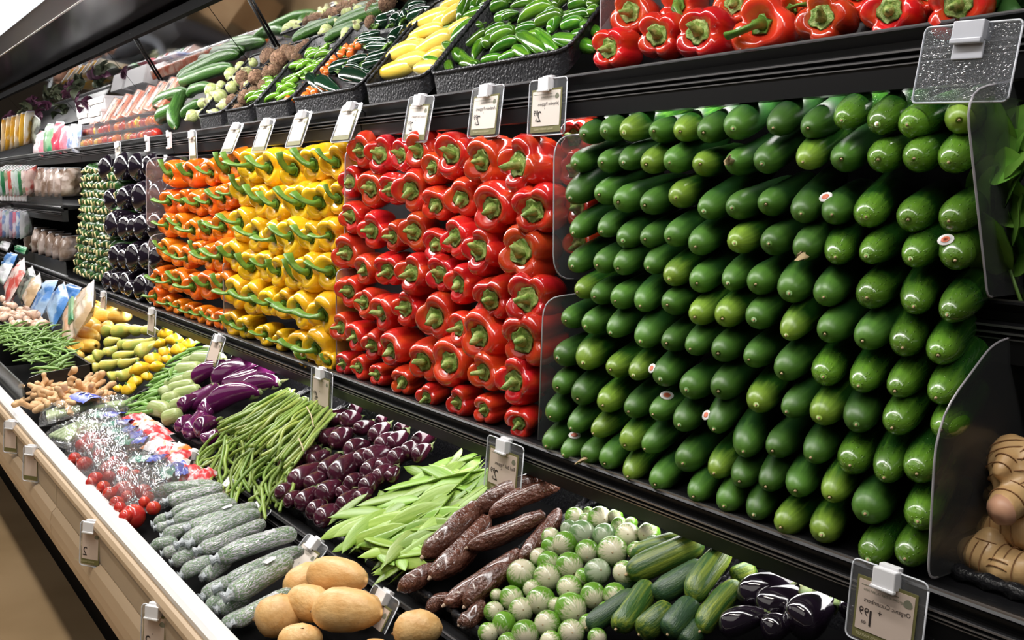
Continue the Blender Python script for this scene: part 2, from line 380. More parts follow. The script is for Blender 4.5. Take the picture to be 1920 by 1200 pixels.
for px, py in ((208, 1130), (43, 908)):
    p = on_y(px, py, 0.474); link('vent_slot', boxes('vent_slot', [(-.035, .035, -.02, 0, -.009, .009)], M_black), Matrix.Translation(p), case)
link('kick_plate', boxes('kick_plate', [(XL, XR, .695, .72, 0, .56)], M_blackmat), None, case)
link('underside', boxes('underside', [(XL, XR, .53, 1.6, .50, .53)], M_blackmat), None, case)
link('lower_deck', extrude('lower_deck', [(.505, .74), (.765, .775), (.765, .55), (.505, .55)], XL, XR, M_blackmat), None, case)
link('upper_deck', extrude('upper_deck', [(.775, .79), (1.62, 1.10), (1.62, .56), (.775, .56)], XL, XR, M_blackmat), None, case)
link('back_panel', boxes('back_panel', [(XL, XR, 1.60, 1.63, .56, 2.2)], M_blackmat), None, case)

# rail profiles
def rail(name, y, z, h, x0, x1, parent):
    link(name, extrude(name, [(y + .03, z - .004), (y + .008, z), (y, z), (y - .004, z - .004), (y + .012, z - h * .22), (y + .012, z - h * .34), (y - .003, z - h * .38), (y - .004, z - h * .42),
        (y + .002, z - h * .45), (y - .003, z - h * .49), (y - .003, z - h * .53), (y + .003, z - h * .56), (y, z - h * .60), (y + .004, z - h), (y + .03, z - h)], x0, x1, M_val), None, parent)
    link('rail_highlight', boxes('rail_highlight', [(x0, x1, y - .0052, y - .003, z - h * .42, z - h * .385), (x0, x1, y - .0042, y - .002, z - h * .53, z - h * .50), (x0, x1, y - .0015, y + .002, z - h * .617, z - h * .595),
                                          (x0, x1, y - .0012, y + .003, z - .0014, z + .0008)], M_glint), None, parent)  # thin bright strips stand for the gleam on the ridges
secname = ['on the right', 'under the cucumbers and red peppers', 'under the yellow and orange peppers', 'under the black eggplants', 'under the bagged produce', 'under the hanging packets', 'at the far end']
upname = ['holding the leafy greens', 'holding the large red peppers', 'holding the chili peppers', 'holding the long cucumbers and tomato packs', 'holding the white cartons', 'holding the yellow packets', 'at the far end']
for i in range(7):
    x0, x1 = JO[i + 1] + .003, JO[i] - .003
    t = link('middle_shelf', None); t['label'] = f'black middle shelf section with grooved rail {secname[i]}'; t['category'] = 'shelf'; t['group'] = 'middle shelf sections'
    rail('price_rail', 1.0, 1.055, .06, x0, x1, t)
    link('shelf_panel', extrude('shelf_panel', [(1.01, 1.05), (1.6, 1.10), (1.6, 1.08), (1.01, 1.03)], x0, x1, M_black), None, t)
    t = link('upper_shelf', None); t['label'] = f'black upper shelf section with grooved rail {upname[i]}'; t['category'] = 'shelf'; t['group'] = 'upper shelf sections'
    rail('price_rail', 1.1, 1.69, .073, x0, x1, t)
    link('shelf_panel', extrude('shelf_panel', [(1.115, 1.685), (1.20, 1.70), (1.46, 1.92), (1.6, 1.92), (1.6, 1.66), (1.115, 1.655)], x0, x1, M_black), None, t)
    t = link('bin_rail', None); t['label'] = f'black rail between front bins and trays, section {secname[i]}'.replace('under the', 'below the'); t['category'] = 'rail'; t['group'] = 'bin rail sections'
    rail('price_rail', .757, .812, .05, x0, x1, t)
# black sheet added behind the stacked faces, standing for shade in the gaps
link('gap_shade_sheet', boxes('gap_shade_sheet', [(XL, XR, 1.36, 1.38, 1.07, 1.66)], M_blackmat), None, case)

# ------------------------------------------------------------------ canopy, lamp run and tilted mirror
can = link('canopy', None); can['label'] = 'dark glossy canopy over the produce case with a fluorescent front edge'; can['category'] = 'canopy'
link('soffit', boxes('soffit', [(XL, XR, .90, 1.25, 2.205, 2.225)], M_soffit), None, can)
link('edge_trim', boxes('edge_trim', [(XL, XR, .893, .902, 2.197, 2.225)], M_silver), None, can)
link('lamp_housing', extrude('lamp_housing', [(.893, 2.20), (.80, 2.215), (.80, 2.30), (.893, 2.30)], XL, XR, M_hous), None, can)
link('front_valance', boxes('front_valance', [(XL, XR, .56, .58, 2.23, 2.6)], M_hous), None, can)
link('canopy_roof', boxes('canopy_roof', [(XL, XR, .56, 1.65, 2.30, 2.33)], M_hous), None, can)
for a, b in zip(JO[1:], JO[2:]):
    link('lamp_tube', tube('lamp_tube', [(a - .05, .765, 2.255), (b + .05, .765, 2.255)], .019, M_lamp, 8), None, can)
link('lamp_lens', boxes('lamp_lens', [(XL, -.7, .70, .795, 2.228, 2.234)], mat('lamp_lens', (0.95, 0.98, 1.0), emit=5.0)), None, can)
link('mirror_bar', boxes('mirror_bar', [(XL, XR, 1.222, 1.250, 2.152, 2.19)], M_blackmat), None, can)
PHI = math.radians(38)
MP0 = Vector((0, 1.40, 1.96)); MN = Vector((0, -math.cos(PHI), -math.sin(PHI))); MU = Vector((0, -math.sin(PHI), math.cos(PHI)))
for i in range(7):
    x0, x1 = JO[i + 1] + .004, JO[i] - .004
    a = MP0 - MU * .06; b = MP0 + MU * .252
    V = [(x0, a.y, a.z), (x1, a.y, a.z), (x1, b.y, b.z), (x0, b.y, b.z)]
    V += [tuple(Vector(v) - MN * .006) for v in V]
    o = thing('mirror', mk('mirror', V, [(0, 1, 2, 3), (7, 6, 5, 4), (0, 4, 5, 1), (1, 5, 6, 2), (2, 6, 7, 3), (3, 7, 4, 0)], M_mirror, False), None,
              f'tilted mirror panel behind the upper shelf {upname[i]}', 'mirror', 'tilted mirror panels')
def in_mirror(px, py, yv):
    v = on_y(px, py, yv); return v - MN * (2 * (v - MP0).dot(MN))

# hanging rods
for i, (a, b, lb) in enumerate((((245, 62), (302, 155), 'thin dark support rod leaning behind the long cucumbers'), ((462, -8), (522, 97), 'thin grey support rod leaning behind the brown roots'))):
    da, db = ray(*a), ray(*b); mo = MP0 + MN * .006
    p = CAM + da * ((mo - CAM).dot(MN) / da.dot(MN)); q = CAM + db * ((mo - CAM).dot(MN) / db.dot(MN))
    thing('support_rod', tube('support_rod', [p, q], .005, M_val, 8), None, lb, 'rod', 'mirror support rods', parts=[('rod_foot', tube('rod_foot', [q, q + (q - p).normalized() * .02], .009, M_silver, 8))])

# clear upright dividers
def divider(name, X, poly, m, label):
    """acrylic sheet in the plane x = X; poly in (y, z) with corner radii"""
    pts = []
    n = len(poly)
    for i, (y, z, r) in enumerate(poly):
        p = Vector((y, z)); a = Vector(poly[i - 1][:2]); b = Vector(poly[(i + 1) % n][:2])
        if r <= 0: pts.append(p); continue
        u = (a - p).normalized(); v = (b - p).normalized()
        for k in range(6):
            t = k / 5; pts.append((p + u * r) * (1 - t) ** 2 + p * 2 * t * (1 - t) + (p + v * r) * t * t)
    prof = [(q.x, q.y) for q in pts]
    o = thing(name, extrude(name, prof, X - .0015, X + .0015, m), None, label, 'divider', 'clear shelf dividers')
    V, F = tube_vf([(X, q.x, q.y) for q in pts], .0016, 4)
    link('polished_edge', mk('polished_edge', V, F, M_edge), None, o)
M_edge = mat('acrylic_edge', (0.42, 0.40, 0.42), 0.25)
divider('acrylic_divider', -0.635, [(1.000, 1.06, 0.02), (1.000, 1.245, .05), (1.10, 1.32, 0.02), (1.34, 1.35, 0), (1.34, 1.06, 0)], M_smoke, 'scuffed clear divider between cucumbers and knobbly roots, slanted top')
divider('acrylic_divider', -0.635, [(1.085, 1.375, 0.01), (1.018, 1.60, .04), (1.34, 1.655, 0), (1.34, 1.375, 0)], M_smoke, 'scuffed clear divider between the top cucumbers and the leafy greens')
divider('acrylic_divider', -1.415, [(1.025, 1.055, 0), (1.035, 1.305, .035), (1.30, 1.32, 0), (1.30, 1.055, 0)], M_clear, 'lower clear divider between red peppers and cucumbers')
divider('acrylic_divider', -1.42, [(1.060, 1.335, .045), (1.060, 1.585, .04), (1.30, 1.60, 0), (1.30, 1.335, 0)], M_clear, 'upper clear divider with round corners between red peppers and cucumbers')
divider('acrylic_divider', -2.245, [(1.02, 1.055, 0), (1.025, 1.30, .02), (1.30, 1.31, 0), (1.30, 1.055, 0)], M_clear, 'lower clear divider between yellow and red peppers')
divider('acrylic_divider', -2.25, [(1.050, 1.33, .02), (1.058, 1.585, .02), (1.30, 1.60, 0), (1.30, 1.33, 0)], M_clear, 'upper clear divider between yellow and red peppers')
divider('acrylic_divider', -3.05, [(1.015, 1.055, 0), (1.018, 1.27, .02), (1.30, 1.31, 0), (1.30, 1.055, 0)], M_clear, 'clear divider between orange and yellow peppers')
divider('acrylic_divider', -3.86, [(1.005, 1.06, 0.01), (1.012, 1.32, .04), (1.30, 1.33, 0), (1.30, 1.06, 0)], M_clear, 'lower clear divider between black eggplants and orange peppers')
divider('acrylic_divider', -3.87, [(1.010, 1.345, .03), (1.02, 1.60, .04), (1.30, 1.62, 0), (1.30, 1.345, 0)], M_clear, 'upper clear divider between black eggplants and orange peppers')
divider('acrylic_divider', -1.42, [(1.16, 1.70, 0), (1.16, 1.86, .03), (1.36, 1.95, 0), (1.36, 1.75, 0)], M_clear, 'clear divider between green chilies and large red peppers on the upper shelf')
# ------------------------------------------------------------------ cucumber wall
M_cuke = tipmat('cucumber_skin', (0.014, 0.062, 0.011), (0.048, 0.145, 0.020), (0.085, 0.21, 0.025), 0.38, 0.22, streakscale=2.6, slo=0.52, shi=0.75, vary=0.3)
M_cukew = tipmat('wet_cucumber_skin', (0.016, 0.080, 0.010), (0.07, 0.21, 0.018), (0.13, 0.28, 0.022), 0.26, 0.22, streakscale=2.6, slo=0.5, shi=0.75, vary=0.25, wet=0.5)
M_cukey = tipmat('yellowish_cucumber_skin', (0.020, 0.095, 0.012), (0.13, 0.31, 0.03), (0.24, 0.38, 0.04), 0.30, 0.20, streakscale=3.6, slo=0.50, shi=0.74, vary=0.15)
M_scar = mat('dry_blossom_scar', (0.42, 0.30, 0.16), 0.8)
M_stick = mat('white_sticker', (0.80, 0.78, 0.76), 0.4)
M_stickc = mat('orange_sticker_print', (0.65, 0.16, 0.08), 0.5)
cprof = [(0.0, 0.0), (.004, .16), (.016, .36), (.045, .60), (.09, .78), (.15, .91), (.24, .985), (.36, 1), (.6, .98), (.8, .9), (.92, .68), (.98, .38), (1, 0.02)]
cprof2 = [(0.0, 0.0), (.004, .20), (.016, .44), (.045, .70), (.09, .88), (.15, .97), (.24, 1), (.36, 1), (.6, .97), (.8, .9), (.92, .68), (.98, .38), (1, 0.02)]
CUKE = {}
for key, mm in (('d', M_cuke), ('w', M_cukew), ('y', M_cukey)):
    CUKE[key] = [spindle('cucumber', pr, mm, 18, bend=bd, rough=rg, seed=sd, nsc=.7) for pr, bd, rg, sd in ((cprof, .12, .05, 1), (cprof2, -.1, .06, 2), (cprof, .3, .07, 3), (cprof2, .0, .05, 4))]
SCAR = [spindle('blossom_scar', [(-.008, 0), (-.010, .05), (-.004, .075), (.006, .085), (.012, .02)], M_scar, 8), 
        joinvf([])]
V, F = joinvf([tube_vf([(.0, 0, 0), (-.05, .1, -.12), (-.09, .12, -.4), (-.07, .3, -.62)], [.09, .09, .06, .03], 5), tube_vf([(.0, .05, 0), (-.05, .25, -.2), (-.08, .3, -.5)], [.07, .05, .02], 5)])
WITHER = mk('withered_blossom', V, F, M_scar)
SCAR = SCAR[0]

A4 = (1000, 180, .275); A5 = (1400, 180, .275); A6 = (1000, 500, .275); A7 = (1400, 480, .275); A8 = (1000, 780, .275); A9 = (1380, 760, .26667)
def zz(A, L): return [(A[0] + x * A[2], A[1] + y * A[2], wd * A[2]) for x, y, wd in L]
rows = [
 zz(A4, [(400,240,150),(545,225,170),(690,220,190),(885,225,170),(1050,220,200),(1220,225,190),(1410,190,230)]) + zz(A5, [(230,180,220),(455,190,200),(700,130,210),(945,150,230),(1160,170,230),(1480,140,190)]),
 zz(A4, [(340,445,170),(525,440,180),(670,440,180),(830,440,160),(990,430,200),(1185,450,190),(1400,435,220)]) + zz(A5, [(160,420,210),(430,410,200),(680,400,240),(940,410,210),(1200,400,230),(1430,400,180)]),
 zz(A4, [(310,660,210),(510,650,210),(650,705,200),(830,720,190),(1020,670,200),(1230,740,210),(1420,740,180)]) + zz(A5, [(180,710,210),(410,760,220),(620,780,220),(850,780,240),(1150,810,250),(1440,810,220)]),
 zz(A4, [(335,905,180),(520,895,170),(660,950,190),(820,950,180),(1000,930,180),(1160,985,200),(1430,970,210)]) + zz(A5, [(200,980,210),(430,1010,170),(640,1050,210),(880,1060,220),(1180,1060,220),(1450,1060,170)]),
 zz(A4, [(320,1130,180),(510,1120,170),(650,1130,170),(850,1130,190)]) + zz(A6, [(990,35,150),(1170,80,190),(1380,75,190),(1570,90,180)]) + zz(A7, [(330,200,240),(570,230,230),(870,240,250),(1170,290,200),(1430,340,200)]),
 zz(A6, [(375,140,130),(480,180,180),(630,200,170),(790,220,200),(980,230,210),(1160,300,190),(1350,310,220),(1560,320,200)]) + zz(A7, [(340,480,200),(600,480,240),(860,520,190),(1090,560,230),(1340,620,230)]),
 zz(A6, [(280,340,170),(430,370,170),(590,400,190),(790,460,220),(960,480,170),(1130,510,190),(1320,550,200),(1520,590,200)]) + zz(A7, [(310,740,230),(560,770,220),(810,820,240),(1070,850,230),(1350,890,250)]),
 zz(A6, [(240,590,200),(390,620,230),(590,660,200),(740,700,180),(920,710,210),(1110,800,220),(1320,800,230),(1560,890,220)]) + zz(A7, [(340,1010,190),(550,1030,220),(780,1080,220),(1050,1090,230),(1370,1120,210)]),
 zz(A6, [(220,790,160),(360,850,190),(530,900,190),(710,940,200),(890,960,190),(1050,1030,210),(1290,1040,230)]) + zz(A9, [(100,260,240),(320,260,220),(570,300,250),(840,360,260),(1090,420,240),(1310,410,210)]),
 zz(A6, [(170,970,160),(320,1050,170),(480,1080,180)]) + zz(A8, [(690,140,170),(830,160,180),(1070,270,220),(1290,330,200),(1450,390,150)]) + zz(A9, [(260,490,170),(470,530,250),(710,560,220),(960,690,280),(1320,730,270)]),
 zz(A8, [(150,150,160),(280,220,140),(420,240,140),(550,270,190),(700,350,170),(890,410,190),(1150,490,200),(1350,540,210)]) + zz(A9, [(170,700,210),(390,790,190),(640,840,230),(1000,990,230),(1250,1000,220)]),
]
CPOS = []
for ri, row in enumerate(rows):
    for ci, (px, py, wd) in enumerate(row):
        p = on_face(px, py); mp = mpp(p)
        rad = 0.50 * wd * mp * R.uniform(.97, 1.04); rad = min(max(rad, .022), .036)
        d = Vector((R.uniform(-.50, -.22), 1, R.uniform(.14, .34)))
        d.normalize()
        Lh = R.uniform(.20, .235)
        org = p - d * .030
        key = 'd'
        if px > 1640 or (px > 1540 and R.random() < .4): key = 'w'
        if R.random() < .12: key = 'y'
        vi = R.randrange(4)
        M = fr(org, d, (Lh, rad, rad), R.uniform(0, 6.28))
        side = 'from the left'
        lab = {'d': 'dark green cucumber', 'w': 'wet glossy green cucumber', 'y': 'yellow-streaked green cucumber'}[key]
        pr = [('blossom_scar', SCAR)]
        if (ri, ci) in ((1, 6), (3, 8), (10, 2)): pr = [('withered_blossom', WITHER)]; 
        o = thing('cucumber', CUKE[key][vi], M, f'{lab}, {nth(ri)} row from top, {nth(ci)} from left, in the cucumber wall', 'cucumber', 'cucumbers stacked in a wall', parts=pr)
        CPOS.append((px, py, o, M))
# fruit stickers
for sx, sy, tilt in ((1318, 778, .2), (1076, 822, 1.0), (1248, 741, 1.2), (1533, 354, 1.1), (1776, 455, .3), (1217, 687, .0)):
    px, py, o, M = min(CPOS, key=lambda q: (q[0] - sx - 14) ** 2 + (q[1] - sy - 10) ** 2)
    best = on_face(sx, sy, 1.0)
    # drop the sticker on the skin of its cucumber: nearest surface point along the view ray
    me = o.data; Vw = [M @ v.co for v in me.vertices]
    dd = ray(sx, sy).normalized()
    v = min(Vw, key=lambda q: ((q - CAM).cross(dd)).length + 0.15 * (q - CAM).dot(dd))
    ax = (M @ Vector((.3, 0, 0))); nrm = (v - ax); nrm -= M.col[0].xyz.normalized() * nrm.dot(M.col[0].xyz.normalized()); nrm = (nrm.normalized() * .8 - dd * .6).normalized()
    prof = [(0, 0.0), (.0, .98), (.0006, 1.0), (.0012, .96), (.0013, 0)]
    S = spindle('fruit_sticker', prof, M_stick, 14)
    W = M.inverted() @ fr(v + nrm * .0012, nrm, (1, .0105, .0078))
    S.transform(W); c = link('fruit_sticker', S, None, o)
    S2 = spindle('sticker_print', [(.0013, 0), (.0014, .55), (.0018, .5), (.0018, 0)], M_stickc, 10); S2.transform(W)
    link('sticker_print', S2, None, c)

# ------------------------------------------------------------------ bell peppers
def pepper_mesh(name, m, seed, n=4, dep=.16, squat=1.0):
    rr = random.Random(seed); seg = 28
    prof = [(.17, .05), (.16, .26), (.11, .40), (.035, .54), (.0, .68), (.02, .82), (.10, .94), (.24, 1.0), (.42, .98), (.60, .93), (.76, .84), (.88, .68), (.955, .48), (.97, .28), (.93, .10), (.91, 0.02)]
    ph = [rr.uniform(-.25, .25) for _ in range(n)]; am = [rr.uniform(.8, 1.25) for _ in range(n)]
    V = []
    for t, r in prof:
        for j in range(seg):
            a = 2 * PI * j / seg
            u = a / (2 * PI) * n; k = int(u) % n; f = u - int(u)
            lobe = abs(math.sin(PI * f)) ** .7
            lobe = lobe * (am[k])
            wgt = min(1, r / .6)
            q = r * (1 - dep + dep * 1.25 * lobe * wgt) * (1 + .08 * mnoise.noise((t * 2 + seed, math.cos(a) * .8, math.sin(a) * .8)))
            x = t
            if t < .3: x -= .10 * (lobe - .5) * wgt * (1 - t / .3)
            if t > .75: x += .06 * (lobe - .6) * (t - .75) / .2
            V.append((x, q * math.sin(a), q * math.cos(a)))
    return mk(name, V, rings(V, seg), m)
def stem_mesh(name, m, seed, long=True):
    rr = random.Random(seed)
    parts = []
    # calyx: wavy disc lying in the hollow
    seg = 14; V = []
    for t, r in ((.07, .0), (.06, .15), (.075, .26), (.055, .36), (.045, .44), (.12, .42)) if not long else ((.08, .0), (.07, .12), (.085, .20), (.07, .27), (.07, .33), (.13, .30)):
        for j in range(seg):
            a = 2 * PI * j / seg; q = r * (1 + (.16 if r > .2 else 0) * math.sin(5 * a + seed) + .1 * rr.uniform(-1, 1)); V.append((t + .018 * rr.uniform(-1, 1), q * math.cos(a), q * math.sin(a)))
    parts.append((V, rings(V, seg)))
    a0 = rr.uniform(0, 6.28)
    if long:
        ln = rr.uniform(.30, .46); pts = [(.10, 0, 0), (-.05, .04, .02), (-.20 * ln / .5, .20, .14), (-.31 * ln / .5, .44, .38), (-.37 * ln / .5, .68, .74)]
        pts = [(x, y, z) for x, y, z in pts]; rad = [.24, .135, .10, .10, .125]
    else:
        ln = rr.uniform(.15, .30); pts = [(.10, 0, 0), (.0, .02, .05), (-ln * .5, .05, .12), (-ln, .12, .22)]; rad = [.24, .16, .12, .10]
    parts.append(tube_vf(pts, rad, 8))
    V, F = joinvf(parts)
    return mk(name, V, F, m)
def pmat(name, c1, c2, vary, hue):
    return mat(name, c1, 0.16, 0.6, coat=0.5, col2=c2, scale=1.6, lo=0.45, hi=0.75, vary=vary, huevary=hue)
M_red = pmat('red_pepper_skin', (0.60, 0.026, 0.014), (0.66, 0.075, 0.012), 0.20, 0.006)
M_yel = pmat('yellow_pepper_skin', (0.86, 0.50, 0.012), (0.84, 0.42, 0.01), 0.05, 0.008)
M_org = pmat('orange_pepper_skin', (0.84, 0.19, 0.008), (0.80, 0.14, 0.008), 0.08, 0.01)
M_stem = mat('pepper_stem', (0.16, 0.28, 0.04), 0.5, col2=(0.40, 0.46, 0.14), scale=7, lo=.4, hi=.65, bump=.4, bscale=18)
M_stemd = mat('green_pepper_stem', (0.085, 0.20, 0.02), 0.38, col2=(0.15, 0.29, 0.04), scale=4, lo=.4, hi=.65)
PEP = {k: [pepper_mesh('bell_pepper', m, s, n, dp) for s, n, dp in ((1, 4, .22), (2, 3, .20), (3, 4, .26), (4, 4, .18), (5, 3, .26))] for k, m in (('r', M_red), ('y', M_yel), ('o', M_org))}
STS = [stem_mesh('stem', M_stem, s, False) for s in range(4)]; STL = [stem_mesh('stem', M_stemd, s, True) for s in range(4)]
B2 = (640, 230, .275); B3 = (640, 500, .2833)
redrows = [
 zz(B2, [(185,180,180),(310,230,200),(480,230,180),(590,190,190),(680,310,170),(830,230,240),(1040,250,260),(1310,300,310)]),
 zz(B2, [(110,400,170),(255,440,190),(385,450,170),(530,450,220),(690,550,190),(860,510,210),(1110,570,270),(1370,590,270)]),
 zz(B2, [(120,640,170),(260,730,190),(410,770,150),(540,740,200),(690,830,170),(860,780,220),(1030,880,260),(1290,890,300)]),
 zz(B2, [(80,880,180),(220,990,160),(365,990,180),(550,1030,220),(730,1030,200),(870,1090,210)]) + zz(B3, [(1050,200,240),(1290,220,290)]),
 zz(B3, [(95,150,160),(210,240,160),(340,290,180),(480,270,190),(690,330,240),(850,410,160),(1000,440,250),(1280,460,300)]),
 zz(B3, [(50,400,130),(150,450,120),(255,500,150),(410,530,190),(600,600,210),(790,630,240),(1010,680,200),(1220,740,250)]),
 zz(B3, [(60,630,120),(165,660,120),(285,710,160),(445,745,180),(610,850,210),(825,890,230),(1000,930,230),(1210,1010,300)]),
]
C1 = (280, 230, .3918)
orows = [
 zz(C1, [(145,245,95),(240,240,100),(330,235,100),(400,215,110),(460,190,110)]),
 zz(C1, [(125,370,90),(190,375,85),(255,380,90),(325,370,95),(390,350,100),(430,340,90)]),
 zz(C1, [(115,490,85),(175,490,85),(240,505,90),(310,510,95),(390,490,110)]),
 zz(C1, [(105,605,80),(155,625,80),(210,640,85),(265,620,90),(325,640,95),(395,630,120)]),
 zz(C1, [(75,740,80),(125,755,80),(180,750,85),(240,780,90),(320,770,100),(395,770,110)]),
 zz(C1, [(62,830,75),(110,860,75),(160,880,80),(215,900,85),(265,915,80),(315,930,90),(370,940,95)]),
]
yrows = [
 zz(C1, [(530,200,130),(620,210,140),(730,215,150),(840,190,150),(925,190,130)]),
 zz(C1, [(495,320,130),(580,370,120),(660,390,140),(755,375,150),(850,370,150),(935,360,120)]),
 zz(C1, [(480,480,130),(560,535,130),(645,540,130),(740,545,150),(820,545,120),(905,530,140)]),
 zz(C1, [(450,620,120),(525,680,130),(595,680,110),(655,710,120),(735,720,125),(810,710,140),(900,710,140)]),
 zz(C1, [(455,800,125),(540,830,130),(610,850,110),(685,860,120),(775,880,140),(880,900,150)]),
 zz(C1, [(425,950,125),(490,975,115),(580,1010,130),(655,1040,120),(755,1050,140),(850,1060,150)]),
 zz(C1, [(780,1120,90),(880,1140,150)]),
]
def peppers(rws, key, cname, stack, sts, group):
    for ri, row in enumerate(rws):
        for ci, (px, py, wd) in enumerate(row):
            p = on_face(px, py, 1.035); mp = mpp(p)
            rad = .50 * wd * mp * ({'r': 1.34, 'y': 1.34, 'o': 1.38}[key] if ri < 6 else 1.2)
            rad = min(max(rad, .036), .060, max(.030, (p.z - 1.052) / .98))
            d = Vector((R.uniform(-.6, -.05), 1, R.uniform(-.15, .22))) if key == 'r' else Vector((R.uniform(-.6, -.15), 1, R.uniform(-.05, .25)))
            d.normalize(); Lh = rad * R.uniform(2.0, 2.4)
            org = p - d * Lh * .38
            roll = R.uniform(0, 6.28) if key == 'r' else R.uniform(-.5, .5) - .2
            o = thing('bell_pepper', PEP[key][R.randrange(5)], fr(org, d, (Lh, rad, rad * R.uniform(.94, 1.05)), roll),
                  f'{cname} bell pepper, {nth(ri)} row from top, {nth(ci)} from left, in the {stack}', 'bell pepper', group)
            if key == 'r':
                link('stem', sts[R.randrange(4)], None, o)
            else:
                # green stems arch up and to the left
                link('stem', sts[R.randrange(4)], Matrix.Rotation(R.uniform(-.8, .7) - roll, 4, 'X') @ Matrix.Diagonal((R.uniform(.8, 1.1), q_ := R.uniform(.75, 1.1), q_, 1)), o)
peppers(redrows, 'r', 'red', 'red pepper stack', STS, 'red bell peppers stacked on the middle shelf')
peppers(yrows, 'y', 'yellow', 'yellow pepper stack', STL, 'yellow bell peppers stacked on the middle shelf')
peppers(orows, 'o', 'orange', 'orange pepper stack', STL, 'orange bell peppers stacked on the middle shelf')
# red peppers showing behind the clear divider next to the cucumbers
for i, (px, py, wd) in enumerate(((1066, 262, 66), (1066, 318, 70), (1072, 385, 70), (1075, 455, 70))):
    p = on_face(px, py, 1.10); rad = .038
    thing('bell_pepper', PEP['r'][i % 5], fr(p - Vector((-.05, .03, 0)), Vector((-.2, 1, .05)), (.085, rad, rad), i * 1.3), f'red bell pepper behind the clear divider beside the cucumbers, {nth(i)} from the top', 'bell pepper', 'red bell peppers behind the divider', parts=[('stem', STS[i % 4])])

# ------------------------------------------------------------------ black eggplants on the middle shelf
M_blackegg = mat('black_eggplant_skin', (0.010, 0.006, 0.012), 0.10, 0.7, coat=0.9, vary=.2)
M_calyx = mat('eggplant_calyx', (0.10, 0.16, 0.045), 0.6, col2=(0.20, 0.20, 0.08), scale=5)
eprof = [(0, 0), (.008, .22), (.03, .46), (.08, .74), (.16, .92), (.28, 1), (.44, .97), (.6, .84), (.75, .66), (.88, .50), (.96, .38), (1, .05)]
BEGG = [spindle('black_eggplant', eprof, M_blackegg, 20, bend=b, rough=.06, seed=s, nsc=.6) for b, s in ((.1, 1), (-.15, 2), (.25, 3))]
def calyx_mesh(name, m):
    V = []; seg = 15
    for t, r in ((1.03, .0), (1.01, .30), (.96, .42), (.88, .55), (.82, .60), (.86, .5)):
        for j in range(seg):
            a = 2 * PI * j / seg; k = (t < .9) * .05 * math.cos(5 * a); V.append((t - k, r * math.cos(a) * 1.02, r * math.sin(a) * 1.02))
    parts = [(V, rings(V, seg)), tube_vf([(1.0, 0, 0), (1.08, .02, .03), (1.16, .05, .12)], [.17, .12, .13], 7)]
    V, F = joinvf(parts); return mk(name, V, F, m)
CALYX = calyx_mesh('calyx', M_calyx)
E1 = (120, 280, .2583)
erows = [zz(E1, [(310,150,140),(425,150,150),(530,120,150),(635,120,150)]), zz(E1, [(350,365,130),(440,370,130),(560,360,170),(690,345,140)]),
         zz(E1, [(360,565,140),(450,580,140),(515,575,110),(570,580,140),(675,570,160)]), zz(E1, [(385,775,140),(450,790,120),(510,800,160),(605,790,150),(685,810,140)]),
         zz(E1, [(335,960,110),(395,965,130),(460,980,130),(500,1010,100),(570,1015,150),(660,1040,150)])]
for ri, row in enumerate(erows):
    for ci, (px, py, wd) in enumerate(row):
        p = on_face(px, py); rad = min(max(.5 * wd * mpp(p) * 1.3, .036), .06)
        d = Vector((R.uniform(-.3, -.05), 1, R.uniform(.0, .12))).normalized()
        thing('black_eggplant', BEGG[R.randrange(3)], fr(p - d * .035, d, (.19, rad, rad * 1.15), R.uniform(-.4, .4)),
              f'glossy black eggplant, {nth(ri)} row from top, {nth(ci)} from left, beside the orange peppers', 'eggplant', 'black eggplants stacked on the middle shelf', parts=[('calyx', CALYX)])

# ------------------------------------------------------------------ small green squash with pale cut ends
M_sq = mat('green_squash_skin', (0.012, 0.05, 0.009), 0.28, 0.5, col2=(0.035, 0.11, 0.02), scale=7, vary=.3)
M_cut = mat('pale_cut_end', (0.52, 0.42, 0.20), 0.6, vary=.25)
SQ = [spindle('small_squash', [(0, .0), (.0, .40), (.03, .50), (.09, .72), (.20, .92), (.36, 1), (.8, .96), (.95, .7), (1, .05)], M_sq, 12, rough=.06, seed=s) for s in (1, 2)]
CUT = spindle('cut_stem', [(-.05, 0), (-.05, .42), (.0, .46), (.05, .50), (.06, .1)], M_cut, 8, flat=.45)
n = 0
for r in range(14):
    z = 1.572 - r * .0372
    for c in range(11):
        X = -5.28 + c * .066 + (r % 2) * .02 + R.uniform(-.012, .012)
        zz_ = z + R.uniform(-.006, .006); y = 1.02 + .135 * (zz_ - 1.06)
        d = Vector((R.uniform(-.2, .3), 1, R.uniform(-.1, .2)))
        rad = R.uniform(.0235, .027)
        thing('small_squash', SQ[(r + c) % 2], fr((X, y, zz_), d, (.11, rad * 1.25, rad), R.uniform(0, 6)), 
              f'small green squash with pale cut end, {nth(r)} row from top, {nth(c)} from left', 'squash', 'small squash stacked beside the black eggplants', parts=[('cut_stem', CUT)])
